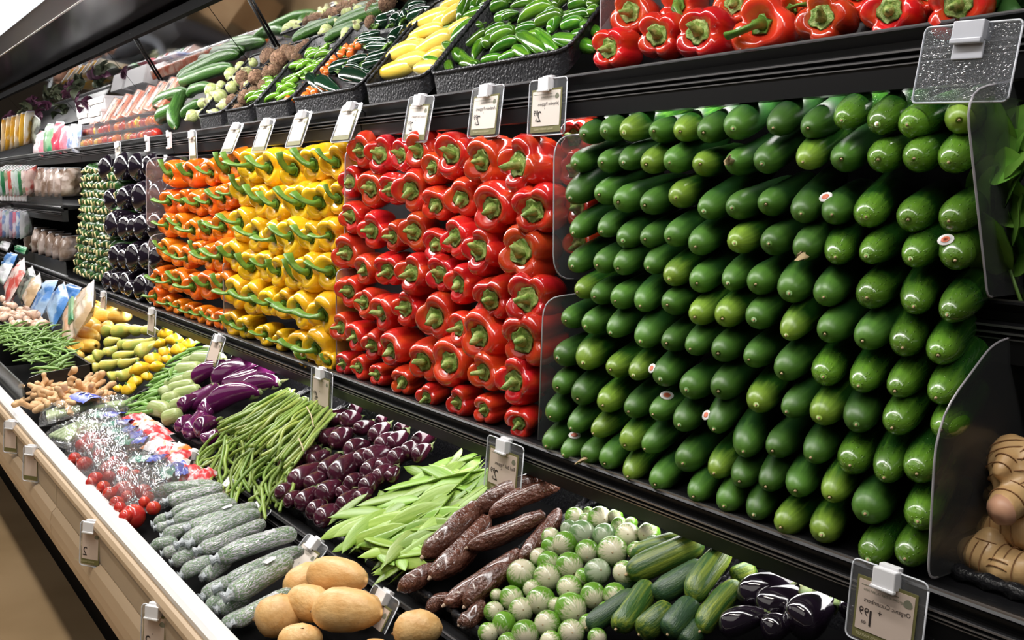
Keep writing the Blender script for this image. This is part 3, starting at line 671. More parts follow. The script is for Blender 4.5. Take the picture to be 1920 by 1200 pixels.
# ------------------------------------------------------------------ price tags (the writing reads mirrored, as in the photograph)
def lettering(txt, size, parent, x, z, m, name='lettering', y=-.0032, shear=0.0, align='LEFT'):
    c = bpy.data.curves.new(name, 'FONT'); c.body = txt; c.size = size; c.extrude = 0; c.resolution_u = 2; c.shear = shear; c.align_x = align
    c.materials.append(m)
    t = bpy.data.objects.new('tmp', c); COL.objects.link(t)
    me = bpy.data.meshes.new_from_object(t.evaluated_get(bpy.context.evaluated_depsgraph_get())); me.name = name
    bpy.data.objects.remove(t)
    o = bpy.data.objects.new(name, me); COL.objects.link(o); o.parent = parent
    o.matrix_local = Matrix.Translation((x, y, z)) @ Matrix.Rotation(PI / 2, 4, 'X') @ Matrix.Diagonal((-1, 1, 1, 1))
    return o
def rrect(w, h, r, seg=4):
    pts = []
    for cx, cz, a0 in ((w/2 - r, h/2 - r, 0), (-w/2 + r, h/2 - r, PI/2), (-w/2 + r, -h/2 + r, PI), (w/2 - r, -h/2 + r, 1.5*PI)):
        for k in range(seg + 1):
            a = a0 + PI/2 * k/seg; pts.append((cx + r * math.cos(a), cz + r * math.sin(a)))
    return pts
def slab(name, w, h, r, y0, y1, m, dz=0.0):
    pts = rrect(w, h, r); n = len(pts)
    V = [(x, y0, z + dz) for x, z in pts] + [(x, y1, z + dz) for x, z in pts]
    F = [tuple(range(n)), tuple(range(2*n - 1, n - 1, -1))] + [(i, n + i, n + (i+1) % n, (i+1) % n) for i in range(n)]
    me = mk(name, V, F, m, False)
    bm = bmesh.new(); bm.from_mesh(me); bmesh.ops.recalc_face_normals(bm, faces=bm.faces[:]); bm.to_mesh(me); bm.free()
    return me
def clip_mesh():
    return boxes('clip', [(-.015, .015, -.008, .006, -.012, .010), (-.013, .013, .0, .010, .008, .014), (-.016, .016, -.010, -.004, -.015, -.011)], M_white, .0015)
CLIP = clip_mesh()
def tag(p, label, title, price, unit, tilt=0.0, yaw=0.0, w=.112, h=.098, sub='', pale=False, lead="'", text=True, roll=0.0, star=False, cat='price tag'):
    """p: top centre of the holder on its rail; hangs down, bottom swung out by tilt"""
    M = Matrix.Translation(p) @ Matrix.Rotation(yaw, 4, 'Z') @ Matrix.Rotation(-tilt, 4, 'X') @ Matrix.Rotation(roll, 4, 'Y')
    o = link('price_tag', None, M); o['label'] = label; o['category'] = cat; o['group'] = 'price tags clipped to the rails'
    hz = -h / 2 + .008
    link('tag_holder', slab('tag_holder', w, h, .008, -.0012, .0012, M_holder, hz), None, o)
    pts = [(x, -.0005, z + hz) for x, z in rrect(w, h, .008)]; pts.append(pts[0])
    V, F = tube_vf(pts, .0013, 4); link('holder_edge', mk('holder_edge', V, F, M_hedge), None, o)
    link('clip', CLIP, Matrix.Translation((0, -.004, 0)), o)
    cw, ch = w * .80, h * .78
    cz = hz - .006
    card = link('price_card', slab('price_card', cw, ch, .001, -.0022, -.0014, M_olive, cz), None, o)
    fw, fh = cw * .92, ch * .80
    fz = cz + ch * .05
    link('card_face', slab('card_face', fw, fh, .0008, -.0028, -.0022, M_cardw if pale else M_card, fz), None, card)
    # small leaf emblem and rule
    L, T = fw / 2, fz + fh / 2
    link('card_rule', boxes('card_rule', [(-L * .9, L * .45, -.0031, -.0028, T - fh * .10, T - fh * .09)], M_inkgrey), None, card)
    V, F = [], []
    e = (L * .78, T - fh * .17)
    pts = [(e[0] + .006 * math.cos(a) * (1 - .3 * math.sin(a)), e[1] + .005 * math.sin(a)) for a in [k * PI / 6 for k in range(12)]]
    link('leaf_emblem', mk('leaf_emblem', [(x, -.0031, z) for x, z in pts], [tuple(range(12))], M_inkgrey, False), None, card)
    if text:
        ts = min(fh * .17, fw * 1.75 / max(6, len(title)))
        lettering(title, ts, card, L * .92, T - fh * .42, M_ink)
        if sub: lettering(sub, fh * .085, card, L * .60, T - fh * .20, M_inkgrey)
        lettering(price[0], fh * .46, card, -L * .28, T - fh * .88, M_ink)
        lettering(price[1], fh * .24, card, -L * .52, T - fh * .70, M_ink)
        lettering(unit, fh * .13, card, -L * .60, T - fh * .86, M_ink)
        lettering('+' if star else "'", fh * .2, card, -L * .05, T - fh * .62, M_ink)
        lettering('WHOLE FOODS MARKET', fh * .085, card, L * .6, cz - ch / 2 + ch * .055, M_inkpale)
    return o
M_hedge = mat('tag_holder_edge', (0.62, 0.64, 0.68), 0.25)
UY, MY, BY = 1.088, .988, .748
tag(on_y(1028, 157, UY), 'price tag lettered Jalapeno Peppers, on the upper rail', 'Jalapeño Peppers', ('2', '99'), 'lb', .06, sub='product of mexico', pale=True)
tag(on_y(915, 170, UY), 'price tag lettered Anaheim Peppers, on the upper rail', 'Anaheim Peppers', ('2', '99'), 'lb', .14, sub='product of mexico', pale=True)
tag(on_y(790, 188, UY), 'price tag lettered Yellow Chili Peppers, on the upper rail', 'Yellow Chili Peppers', ('2', '99'), 'lb', .18, pale=True, roll=.05)
for i, (px, py, tl) in enumerate(((660, 201, .38), (569, 216, .36), (502, 230, .36), (444, 238, .42))):
    tag(on_y(px, py, UY), f'pale price tag swung outward on the upper rail, {nth(i)} from the right', '', ('', ''), '', tl, pale=True, text=False)
tag(on_y(361, 251, UY), 'narrow upright price tag on the upper rail above the orange peppers', '', ('', ''), '', .0, w=.085, pale=True, text=False)
tag(on_y(221, 271, UY), 'small price tag on the upper rail above the black eggplants', '', ('', ''), '', .0, w=.10, h=.10, pale=True, text=False)
for i, (px, py) in enumerate(((279, 259), (320, 251))):
    thing('tag_clip', boxes('tag_clip', [(-.014, .014, -.010, .0, -.05, .006), (-.014, .014, -.014, -.01, -.012, .012), (-.014, .014, -.016, -.006, -.054, -.046)], M_white, .002), Matrix.Translation(on_y(px, py, UY)), f'empty white tag clip on the upper rail below the tomato packs, {nth(i)} from the left', 'tag clip', 'empty tag clips')
# empty wet holder
p = on_y(1822, 58, UY - .004); M = Matrix.Translation(p) @ Matrix.Rotation(-.16, 4, 'X') @ Matrix.Rotation(.05, 4, 'Y')
o = thing('tag_holder', slab('tag_holder', .118, .088, .006, -.0015, .0015, M_wet, -.036), M, 'empty clear tag holder beaded with water drops, on the upper rail at right', 'tag holder')
pts = [(x, -.0005, z - .036) for x, z in rrect(.118, .088, .006)]; pts.append(pts[0]); V, F = tube_vf(pts, .0014, 4)
link('holder_edge', mk('holder_edge', V, F, M_hedge), None, o)
link('clip', boxes('clip', [(-.018, .020, -.010, .008, -.012, .010), (-.018, .020, -.012, -.004, -.016, -.010), (-.018, .020, -.003, .0, -.032, -.012)], mat('grey_clip', (.45, .46, .5), .3), .0015), None, o)
dv, df = [], []
rr = random.Random(3)
for k in range(420):
    x = rr.uniform(-.056, .056); z = rr.uniform(-.077, .005); r = rr.choice((.0006, .0007, .0009, .0009, .0012, .0016))
    if -.02 < x < .022 and z > -.034: continue
    b = len(dv)
    dv += [(x, -.0015 - r * .8, z)] + [(x + r * math.cos(a), -.0015, z + r * 1.15 * math.sin(a)) for a in [q * PI / 3 for q in range(6)]]
    df += [(b, b + 1 + (q + 1) % 6, b + 1 + q) for q in range(6)]
dr = link('water_drops', mk('water_drops', dv, df, clear('water_drop', .25, (.9, .92, .95), .04, .02, facing=.9)), None, o); dr['kind'] = 'stuff'
tag(on_y(1668, 1082, MY), 'price tag lettered Organic Cucumbers, on the middle rail at right', 'Organic Cucumbers', ('1', '99'), 'ea', .10, sub='grown in baja ca, san jose', w=.100, h=.095, star=True)
tag(on_y(948, 835, MY), 'price tag lettered Red Bell Peppers, on the middle rail', 'Red Bell Peppers', ('2', '99'), 'lb', .10, w=.115, h=.10)
tag(on_y(604, 699, MY), 'price tag priced four ninety-nine on the middle rail above the long beans', '', ('4', '99'), 'lb', .06, w=.125, h=.105)
tag(on_y(411, 634, MY), 'grey-looking price tag on the middle rail above the purple eggplants', '', ('', ''), '', .35, text=False)
tag(on_y(286, 583, MY), 'grey-looking price tag on the middle rail above the pattypan squash', '', ('', ''), '', .1, w=.10, text=False)
tag(on_y(195, 551, MY), 'grey-looking price tag on the middle rail above the golden squash', '', ('', ''), '', .1, w=.10, text=False)
tag(on_y(592, 1020, BY), 'tilted price tag over the tan roots, priced at four ninety-nine', '', ('4', '99'), 'lb', .75, w=.098, h=.105, pale=True)
tag(on_y(722, 1120, BY), 'tilted price tag over the tan roots, priced at three ninety-nine', '', ('3', '99'), 'lb', .55, w=.095, h=.105)
tag(on_y(489, 952, BY), 'tilted price tag with two beans hanging over it', '', ('2', '99'), '', .95, w=.10, h=.11)
tag(on_y(434, 908, BY), 'tilted price tag half hidden under the drooping long beans', '', ('2', ''), '', .9, w=.10, h=.11)
for i, (px, py) in enumerate(((364, 852), (311, 818), (262, 786), (232, 766))):
    tag(on_y(px, py, BY), f'clear tag holder above the packaged tomatoes, {nth(i)} from the right', '', ('', ''), '', .25, w=.085, h=.105, pale=True, text=False)
for i, (px, py) in enumerate(((292, 1144), (172, 986), (60, 843), (22, 795))):
    tag(on_y(px, py, .455), f'price tag on the beige front of the case, {nth(i)} from the right', '', ('2', '') if i < 2 else ('', ''), '', .12, yaw=.6, w=.062, h=.098, text=i < 2)
# ------------------------------------------------------------------ black woven trays on the slanted deck
M_wick = mat('black_woven_plastic', (0.010, 0.010, 0.012), 0.35, 0.45, bump=.6, bscale=160)
def braid(path, r, m, name='braided_rim', turns=170):
    """three strands wound round a closed path"""
    P = [Vector(q) for q in path]; n = len(P)
    seg = [(P[(i + 1) % n] - P[i]).length for i in range(n)]; tot = sum(seg)
    def at(s):
        s %= tot
        for i in range(n):
            if s <= seg[i] or i == n - 1: return P[i].lerp(P[(i + 1) % n], s / seg[i] if seg[i] else 0)
            s -= seg[i]
    parts = []; base = 0
    N = int(tot / (r * 1.6))
    V, F = [], []
    ring = 6
    for k in range(N):
        c = at(k * tot / N); d = (at((k + .5) * tot / N) - c).normalized()
        side = d.cross(Vector((0, 0, 1))).normalized(); upv = side.cross(d)
        q = r * (1.15 if k % 2 else .78)
        for j in range(ring):
            a = 2 * PI * j / ring + .5 * k
            V.append(c + (side * math.cos(a) + upv * math.sin(a)) * q)
    n2 = N
    for i in range(n2):
        for j in range(ring):
            a = i * ring + j; b = i * ring + (j + 1) % ring; a2 = ((i + 1) % n2) * ring + j; b2 = ((i + 1) % n2) * ring + (j + 1) % ring
            F.append((a, b, b2, a2))
    return mk(name, V, F, m)
def tray(x0, x1, y0, y1, zf, zb, dep, label, group='black woven trays', rim=.0055, mw=None):
    c = [(x0, y0, zf), (x1, y0, zf), (x1, y1, zb), (x0, y1, zb)]
    # rounded corners
    path = []
    for i in range(4):
        p = Vector(c[i]); a = Vector(c[i - 1]); b = Vector(c[(i + 1) % 4]); u = (a - p).normalized() * .03; v = (b - p).normalized() * .03
        for k in range(4):
            t = k / 3; path.append((p + u) * (1 - t) ** 2 + p * 2 * t * (1 - t) + (p + v) * t * t)
    o = link('tray', None); o['label'] = label; o['category'] = 'tray'; o['group'] = group
    link('braided_rim', braid(path, rim, M_wick), None, o)
    n = len(path); cx, cy = (x0 + x1) / 2, (y0 + y1) / 2
    V = [tuple(q) for q in path]
    V += [(cx + (q.x - cx) * .96, cy + (q.y - cy) * .96, q.z - dep) for q in path]
    F = [(i, (i + 1) % n, n + (i + 1) % n, n + i) for i in range(n)]
    link('tray_wall', mk('tray_wall', V, F, M_wick), None, o)
    link('tray_base', mk('tray_base', V[n:], [tuple(range(n))], M_wick, False), None, o)
    return o
def xat(px, py, y): return on_y(px, py, y).x
# tray edges read at the front rim (y = .785)
tb = [(1420, 1330), (1105, 1330), (893, 1190), (668, 1040), (505, 930), (400, 862)]
def trx(px, py, y=.785): d = ray(px, py); return d.x / d.y * y
XT = [-.30, -.62, -.985, -1.345, -1.66, -1.93, -2.32, -2.56, -2.93, -3.30]
names = ['under the big black eggplants', 'under the pickling cucumbers and round green eggplants', 'under the brown cassava roots', 'under the flat green beans', 'under the small purple eggplants', 'under the bunched long beans',
         'under the long violet eggplants', 'under the pale green squash', 'under the pattypan squash']
for i, nmm in enumerate(names):
    tray(XT[i + 1] + .006, XT[i] - .006, .785, 1.10, .832, .955, .05, f'black woven tray {nmm}', rim=.0065)

def seg_item(name, me, a, b, wpx, plane, label, cat, group, parts=(), lift=0.0, roll=None, sq=1.0, wf=.56):
    """long item lying on a deck between photo points a (tip) and b (stem)"""
    p = on_deck(a[0], a[1], plane); q = on_deck(b[0], b[1], plane)
    p.z += lift; q.z += lift
    rad = wf * wpx * mpp((p + q) / 2)
    return thing(name, me, fr(p, q - p, ((q - p).length, rad, rad * sq), R.uniform(0, 6.28) if roll is None else roll), label, cat, group, parts)

# ------------------------------------------------------------------ round green eggplants
M_thai = radialmat('round_eggplant_skin', (0.72, 0.66, 0.48), (0.13, 0.31, 0.025), .25, .08, .34, .12, 7.0)
M_thai2 = radialmat('grey_green_eggplant_skin', (0.40, 0.45, 0.32), (0.12, 0.22, 0.08), .25, .12, .34, .1, 4.0)
sph = [(.5 - .5 * math.cos(PI * k / 12), max(.004, math.sin(PI * k / 12))) for k in range(13)]
THAI = [spindle('round_eggplant', sph, M_thai, 20, rough=.04, seed=1, nsc=.5), spindle('round_eggplant', sph, M_thai2, 20, rough=.04, seed=2, nsc=.5)]
DOT = spindle('blossom_scar', [(-.004, 0), (-.003, .05), (.006, .075), (.012, .0)], M_scar, 7)
TCAL = spindle('calyx', [(1.03, 0), (1.03, .2), (.985, .4), (.95, .55), (.94, .5), (.96, .2)], M_calyx, 10, lob=5, la=.12)
T1 = (890, 940, .2166)
tl = zz(T1, [(865,135,155),(985,90,80),(965,160,110),(1080,150,190),(1220,130,120),(1255,210,140),(1355,190,100),(820,240,140),(930,280,210),(1125,295,190),(1325,295,200),(1510,280,180),(660,310,150),(660,390,150),(785,370,205),(975,435,190),(1195,435,245),(1400,430,150),(1550,370,140),(560,490,150),(640,530,180),(820,560,215),(1060,615,215),(1300,620,190),(410,640,240),(630,660,215),(500,760,150),(820,750,200),(1025,815,205),(1215,815,190),(190,815,105),(320,840,190),(575,860,220),(830,930,250),(1140,950,150),(165,955,160),(400,945,195),(255,1060,190),(630,1060,210),(980,1050,140),(115,1140,160),(440,1150,220),(835,1140,210),(660,1215,170),(940,650,130),(700,900,130),(290,1230,170),(1060,1180,150)])
tl.sort(key=lambda t: (t[1], t[0]))
for i, (px, py, wd) in enumerate(tl):
    pl = (TIER2[0], TIER2[1] + .012, TIER2[2]); p = on_deck(px, py, pl); rad = .5 * wd * mpp(p) * 1.14
    v = (p - CAM).normalized(); d = (v + (Vector((R.uniform(-.6, .6), R.uniform(-.5, .5), R.uniform(-.2, .7))) if i % 5 else Vector((R.uniform(-1.2, 1.2), R.uniform(-.6, .6), R.uniform(.3, 1.2))))).normalized()
    k = 1 if i in (7, 8, 10, 14, 22) else 0
    thing('round_eggplant', THAI[k], fr(p - d * rad, d, (2 * rad, rad * R.uniform(.98, 1.05), rad), R.uniform(0, 6)), f'round {"grey-green" if k else "white and green striped"} eggplant, {nth(i)} from the back of the heap beside the cassava', 'eggplant', 'round eggplants heaped beside the cassava',
          parts=[('blossom_scar', DOT), ('calyx', TCAL)])

# ------------------------------------------------------------------ pickling cucumbers
M_pick = mat('pickling_cucumber_skin', (0.035, 0.10, 0.018), 0.38, col2=(0.24, 0.30, 0.03), scale=2.2, stretch=(.5, 1.5, 1.5), lo=.42, hi=.72, vary=.15, bump=.25, bscale=9)
M_pickd = mat('dark_pickling_cucumber_skin', (0.022, 0.062, 0.026), 0.4, col2=(0.06, 0.12, 0.03), scale=2.2, stretch=(.5, 1.5, 1.5), lo=.45, hi=.75, vary=.15, bump=.25, bscale=9)
pprof = [(0, 0), (.008, .3), (.03, .55), (.08, .8), (.16, .95), (.3, 1), (.6, 1), (.8, .96), (.91, .82), (.97, .55), (.99, .3), (1, .0)]
PICK = [spindle('pickling_cucumber', pprof, m, 18, bend=b, rough=.10, seed=s) for m, b, s in ((M_pick, .25, 1), (M_pickd, -.2, 2))]
PTIP = spindle('stem_end', [(-.03, 0), (-.03, .08), (0, .13), (.02, .1)], M_scar, 7)
P1 = (1080, 1000, .28125)
for i, (x0, y0, x1, y1, wd, k, lf) in enumerate(((280,360,440,260,90,1,0),(850,190,1020,150,100,1,-.005),(360,200,780,75,105,0,.012),(340,370,845,140,150,0,.022),(1035,300,1200,230,110,0,.0),(1190,350,1310,290,80,0,.0),(510,500,850,290,135,1,.018),(345,440,460,370,90,1,-.01),
     (765,555,1000,220,140,0,.024),(825,690,1085,370,125,0,.008),(70,690,400,455,115,1,.014),(265,730,480,420,135,0,.020),(420,740,640,560,140,0,.014),(610,750,790,530,140,1,.016),(700,740,820,600,120,1,.0))):
    seg_item('pickling_cucumber', PICK[k], (P1[0] + x0 * P1[2], P1[1] + y0 * P1[2]), (P1[0] + x1 * P1[2], P1[1] + y1 * P1[2]), 1.16 * wd * P1[2], TIER2, f'{"dark green" if k else "yellow-mottled green"} bumpy pickling cucumber, {nth(i)} from the back of its pile', 'cucumber', 'pickling cucumbers piled in a tray', [('stem_end', PTIP)], lf)
# big black eggplants at the lower right
for i, (x0, y0, x1, y1, wd) in enumerate(((1075,480,1500,370,160),(1195,550,1560,430,170),(955,690,1300,590,130),(1430,690,1720,480,200),(1780,600,1960,480,130),(1240,730,1460,640,130))):
    seg_item('black_eggplant', BEGG[i % 3], (P1[0] + x0 * P1[2], P1[1] + y0 * P1[2]), (P1[0] + x1 * P1[2], P1[1] + y1 * P1[2]), 1.35 * wd * P1[2], TIER2, f'big black eggplant lying under the middle rail, {nth(i)} from the back', 'eggplant', 'big black eggplants in the lower tray', [('calyx', CALYX)], .01, roll=0)

# ------------------------------------------------------------------ cassava roots
M_cas = mat('waxed_cassava_bark', (0.085, 0.026, 0.014), 0.22, 0.6, coat=.5, col2=(0.20, 0.085, 0.06), scale=2.2, stretch=(2.5, 1, 1), lo=.42, hi=.7, bump=1.0, bscale=3.2, bstretch=(7, 1, 1), vary=.15, coords='Object')
M_casend = mat('broken_root_end', (0.45, 0.33, 0.24), .7)
kprof = [(0, .04), (.005, .20), (.025, .38), (.07, .62), (.15, .86), (.28, .98), (.45, 1), (.62, .97), (.78, .88), (.9, .74), (.97, .55), (1, .05)]
CAS = [spindle('cassava_root', kprof, M_cas, 18, bend=b, bend2=c, rough=.2, seed=s) for b, c, s in ((.3, .3, 1), (-.3, .2, 2), (.2, -.4, 3))]
CEND = spindle('broken_end', [(-.035, 0), (-.03, .10), (-.01, .15), (.02, .22), (.03, .1)], M_casend, 8)
K1 = (740, 900, .2333)
for i, (x0, y0, x1, y1, wd, lf) in enumerate(((620,350,1280,60,150,.020),(755,390,1330,130,125,.022),(1010,660,1320,260,120,.004),(585,655,1210,380,130,.024),(225,720,700,290,165,.022),(285,860,750,370,165,.016),(30,930,330,740,125,.010),(400,1025,1020,590,150,.004),(560,1060,980,730,150,.008),(250,1005,490,900,100,-.01),(515,1190,720,1000,120,.004))):
    seg_item('cassava_root', CAS[i % 3], (K1[0] + x0 * K1[2], K1[1] + y0 * K1[2]), (K1[0] + x1 * K1[2], K1[1] + y1 * K1[2]), 1.14 * wd * K1[2], TIER2, f'waxy brown cassava root, {nth(i)} from the back of the cassava tray', 'cassava', 'cassava roots in a tray', [('broken_end', CEND)], lf)

# ------------------------------------------------------------------ flat green beans
M_flat = mat('flat_bean_skin', (0.21, 0.37, 0.042), 0.38, col2=(0.29, 0.45, 0.08), scale=2.5, vary=.26, huevary=.012, bump=.15, bscale=4)
fprof = [(0, .02), (.03, .10), (.08, .34), (.16, .66), (.28, .90), (.45, 1), (.62, .98), (.78, .82), (.9, .5), (.965, .18), (1, .04)]
FLAT = [spindle('flat_bean', fprof, M_flat, 10, bend=0.0, bend2=c, flat=.17, rough=.08, seed=s) for c, s in ((.5, 1), (-.5, 2), (.2, 3), (.8, 4))]
rr = random.Random(21)
nb = 0
for layer in range(4):
    for i in range(54):
        u = rr.random(); v = rr.random()
        # corners of the heap (photo): front-left, back-left, back-right, front-right
        A, Bq, Cq, D = Vector((640, 985)), Vector((835, 865)), Vector((925, 905)), Vector((775, 1065))
        c = (A.lerp(Bq, u)).lerp(D.lerp(Cq, u), v)
        pl = (TIER2[0], TIER2[1] - .012 + layer * .010, TIER2[2])
        p = on_deck(c.x, c.y, pl)
        ang = rr.gauss(.95, .48) if rr.random() < .85 else rr.uniform(-.4, 2.2)
        d = Vector((math.cos(ang), math.sin(ang), .45 * math.sin(ang) + rr.uniform(-.12, .12))).normalized()
        L = rr.uniform(.115, .15); wdt = rr.uniform(.0135, .017)
        nrm = Vector((rr.gauss(0, .6), -.42 + rr.gauss(0, .5), 1))
        thing('flat_bean', FLAT[rr.randrange(4)], fr(p - d * L / 2, d, (L, wdt, wdt), 0, nrm), 'flat light green bean in the heap beside the cassava', 'bean', 'flat green beans heaped in a tray'); nb += 1
# the beans drooping over the front rim
for i, (a, b) in enumerate((((615, 985), (690, 925)), ((622, 1035), (672, 1000)), ((652, 1000), (675, 955)), ((668, 1030), (720, 985)), ((745, 1050), (805, 1015)), ((700, 1005), (740, 1060)), ((735, 1025), (760, 1070)), ((690, 1045), (790, 1030)))):
    p = on_deck(*a, (TIER2[0], TIER2[1] + .01, TIER2[2])); q = on_deck(*b, (TIER2[0], TIER2[1] + .02, TIER2[2]))
    thing('flat_bean', FLAT[i % 4], fr(p, q - p, ((q - p).length, .0125, .0125), 0, (.1, -.5, 1)), f'flat green bean drooping over the tray rim, {nth(i)} of these from the top', 'bean', 'flat beans drooping over the rim')

# ------------------------------------------------------------------ small purple eggplants
M_purp = mat('purple_eggplant_skin', (0.045, 0.006, 0.016), 0.2, 0.6, coat=.55, col2=(0.075, 0.012, 0.03), scale=1.5, vary=.25)
PURP = [spindle('purple_eggplant', eprof, M_purp, 20, bend=b, rough=.06, seed=s, nsc=.6) for b, s in ((.15, 1), (-.15, 2), (.3, 3))]
Q1 = (520, 730, .225)
ql = [(460,240,110),(580,265,110),(690,320,100),(860,270,75),(820,385,110),(1020,340,90),(970,440,115),(320,410,95),(400,400,120),(500,430,130),(620,515,120),(1085,530,110),(800,560,150),(215,505,85),(240,570,100),(310,590,120),(410,670,130),(520,710,160),(95,660,145),(170,770,150),(300,780,130),(745,815,120),(945,720,95),(40,870,110),(110,940,100),(215,945,120),(405,880,145),(560,950,120),(310,1030,115),(385,1075,140),(1180,440,110),(640,180,90),(880,470,120),(985,590,120),(880,640,120),(690,600,120),(600,640,110),(760,690,120),(1180,560,100),(850,740,110),(700,900,110),(620,800,110),(540,860,100)]
ql.sort(key=lambda t: t[1])
for i, (x, y, wd) in enumerate(ql):
    px, py, wpx = Q1[0] + x * Q1[2], Q1[1] + y * Q1[2], wd * Q1[2]
    pl = (TIER2[0], TIER2[1] + .008, TIER2[2]); p = on_deck(px, py, pl); rad = .68 * wpx * mpp(p)
    d = Vector((R.uniform(-.75, -.15), 1, .35 + R.uniform(-.35, .12))).normalized(); L = rad * R.uniform(3.0, 3.8)
    thing('purple_eggplant', PURP[i % 3], fr(p - d * rad * .9, d, (L, rad, rad), R.uniform(-.5, .5)), f'small shiny dark purple eggplant, {nth(i)} from the back of its heap', 'eggplant', 'small purple eggplants heaped in a tray', [('calyx', CALYX)])

# ------------------------------------------------------------------ bunched long beans
M_long = mat('long_bean_skin', (0.16, 0.27, 0.035), 0.42, col2=(0.28, 0.36, 0.07), scale=1.2, vary=.28, huevary=.012, coords='Object')
rr = random.Random(5)
def bean_path(P, jit, n=7):
    out = []
    for k in range(len(P)):
        out.append(P[k] + Vector((rr.gauss(0, jit), rr.gauss(0, jit), rr.gauss(0, jit * .6))))
    # smooth: Catmull-Rom
    res = []
    for i in range(len(out) - 1):
        p0 = out[max(0, i - 1)]; p1 = out[i]; p2 = out[i + 1]; p3 = out[min(len(out) - 1, i + 2)]
        for k in range(n):
            t = k / n
            res.append(.5 * ((2 * p1) + (p2 - p0) * t + (2 * p0 - 5 * p1 + 4 * p2 - p3) * t * t + (3 * p1 - p0 - 3 * p2 + p3) * t ** 3))
    res.append(out[-1]); return res
def dk(x, y, h): return on_deck(x, y, (TIER2[0], TIER2[1] + h, TIER2[2]))
k = 0
def add_bean(path, r, label, group, nm='long_bean'):
    n = len(path); rad = [r * (.45 if i == 0 else .35 if i == n - 1 else 1) for i in range(n)]
    org = path[n // 2].copy()
    V, F = tube_vf([q - org for q in path], rad, 5)
    thing(nm, mk(nm, V, F, M_long), Matrix.Translation(org), label, 'bean', group)
for layer in range(3):
    for i in range(34):
        u = (i + rr.random()) / 34
        a = Vector((535, 730)).lerp(Vector((628, 775)), u); e = Vector((398, 800)).lerp(Vector((540, 890)), u)
        h = .0 + layer * .016 + .022 * math.sin(PI * u)
        f = rr.uniform(.75, 1.02)
        P = [dk(*(a.lerp(e, t)), h + .02 * math.sin(PI * t) * (1 - u * .5)) for t in (0, .25 * f, .5 * f, .75 * f, f)]
        add_bean(bean_path(P, .006), rr.uniform(.0036, .0048), 'green long bean in the bunched pile under the middle rail', 'long beans bunched in a tray')
for i in range(70):
    u = rr.random(); a = Vector((415, 800)).lerp(Vector((545, 875)), u) + Vector((rr.gauss(0, 10), rr.gauss(0, 8)))
    h = rr.uniform(.015, .05)
    P = [dk(a.x, a.y, h)]
    dx, dy = rr.uniform(-20, 4), rr.uniform(12, 26)
    cur = rr.uniform(-14, 14)
    x, y = a
    for q in range(4):
        x += dx + cur * (q - 1.5); y += dy * (1 if y < 930 else .5)
        h = max(-.005, h - .012)
        P.append(dk(min(max(x, 372), 545), min(y, 955), h))
    add_bean(bean_path(P, .004), rr.uniform(.0036, .0046), 'curled end of a long bean drooping at the front of the pile', 'curly long beans drooping at the front')
for i, pts in enumerate((((490, 905), (492, 940), (499, 975)), ((496, 930), (490, 950), (484, 966)), ((452, 905), (445, 930), (440, 950)), ((395, 880), (375, 895), (356, 898)), ((400, 890), (390, 910), (381, 925)))):
    P = [on_deck(x, y, (.74, .835, .35)) for x, y in pts]
    add_bean(bean_path(P, .001), .0042, f'single long bean hanging over the rail, {nth(i)} from the right of these', 'long beans hanging over the rail')
M_tie = mat('rubber_band', (.55, .46, .28), .6)
for i, pts in enumerate((((575, 763), (583, 778), (588, 800)), ((560, 822), (566, 835), (569, 846)))):
    P = [dk(x, y, .068) for x, y in pts]
    V, F = tube_vf(P, .0016, 5); thing('bean_tie', mk('bean_tie', V, F, M_tie), None, f'pale tie around the long bean bunch, {"upper" if i == 0 else "lower"} one', 'tie', 'ties on the bean bunches')

# ------------------------------------------------------------------ long violet eggplants and pale squash
M_viol = mat('violet_eggplant_skin', (0.11, 0.010, 0.075), 0.14, 0.6, coat=.6, col2=(0.08, 0.006, 0.055), scale=1.5, vary=.2)
lprof = [(0, 0), (.01, .3), (.035, .6), (.09, .86), (.18, .98), (.35, 1), (.55, .92), (.75, .80), (.9, .66), (.97, .5), (1, .05)]
VIOL = [spindle('violet_eggplant', lprof, M_viol, 18, bend=b, rough=.05, seed=s, nsc=.5) for b, s in ((.4, 1), (-.3, 2), (.6, 3))]
V1 = (0, 540, .25)
def many(name, meshes, L, org, plane, label, cat, group, parts, lift0=0.0, roll=None, wf=.60):
    for i, t in enumerate(L):
        x0, y0, x1, y1, wd = t[:5]; k = t[5] if len(t) > 5 else i % len(meshes)
        seg_item(name, meshes[k], (org[0] + x0 * org[2], org[1] + y0 * org[2]), (org[0] + x1 * org[2], org[1] + y1 * org[2]), wd * org[2], plane, label.format(nth(i)), cat, group, parts, lift0, roll, wf=wf)
many('violet_eggplant', VIOL, [(1740,580,1960,540,80),(1540,640,1830,570,90),(1440,730,1740,610,110),(1590,760,1960,590,150),(1670,780,2080,610,155),(1820,830,2100,740,130),(1340,950,1500,850,95),(1390,910,1640,760,125),(1560,940,1960,800,150),(1510,1000,1680,830,110),(1420,1130,1560,930,140),(1470,1140,1640,1030,115),(1330,1100,1440,1000,80),(1510,1180,1640,1110,100)],
     V1, TIER2, 'long violet eggplant, {} from the back of its pile', 'eggplant', 'long violet eggplants in a tray', [('calyx', CALYX)], .012, 0)
M_pale = mat('pale_squash_skin', (0.28, 0.36, 0.11), 0.35, col2=(0.42, 0.48, 0.22), scale=3, stretch=(.6, 2, 2), vary=.12)
PALE = [spindle('pale_squash', pprof, M_pale, 16, bend=b, rough=.06, seed=s) for b, s in ((.15, 1), (-.1, 2))]
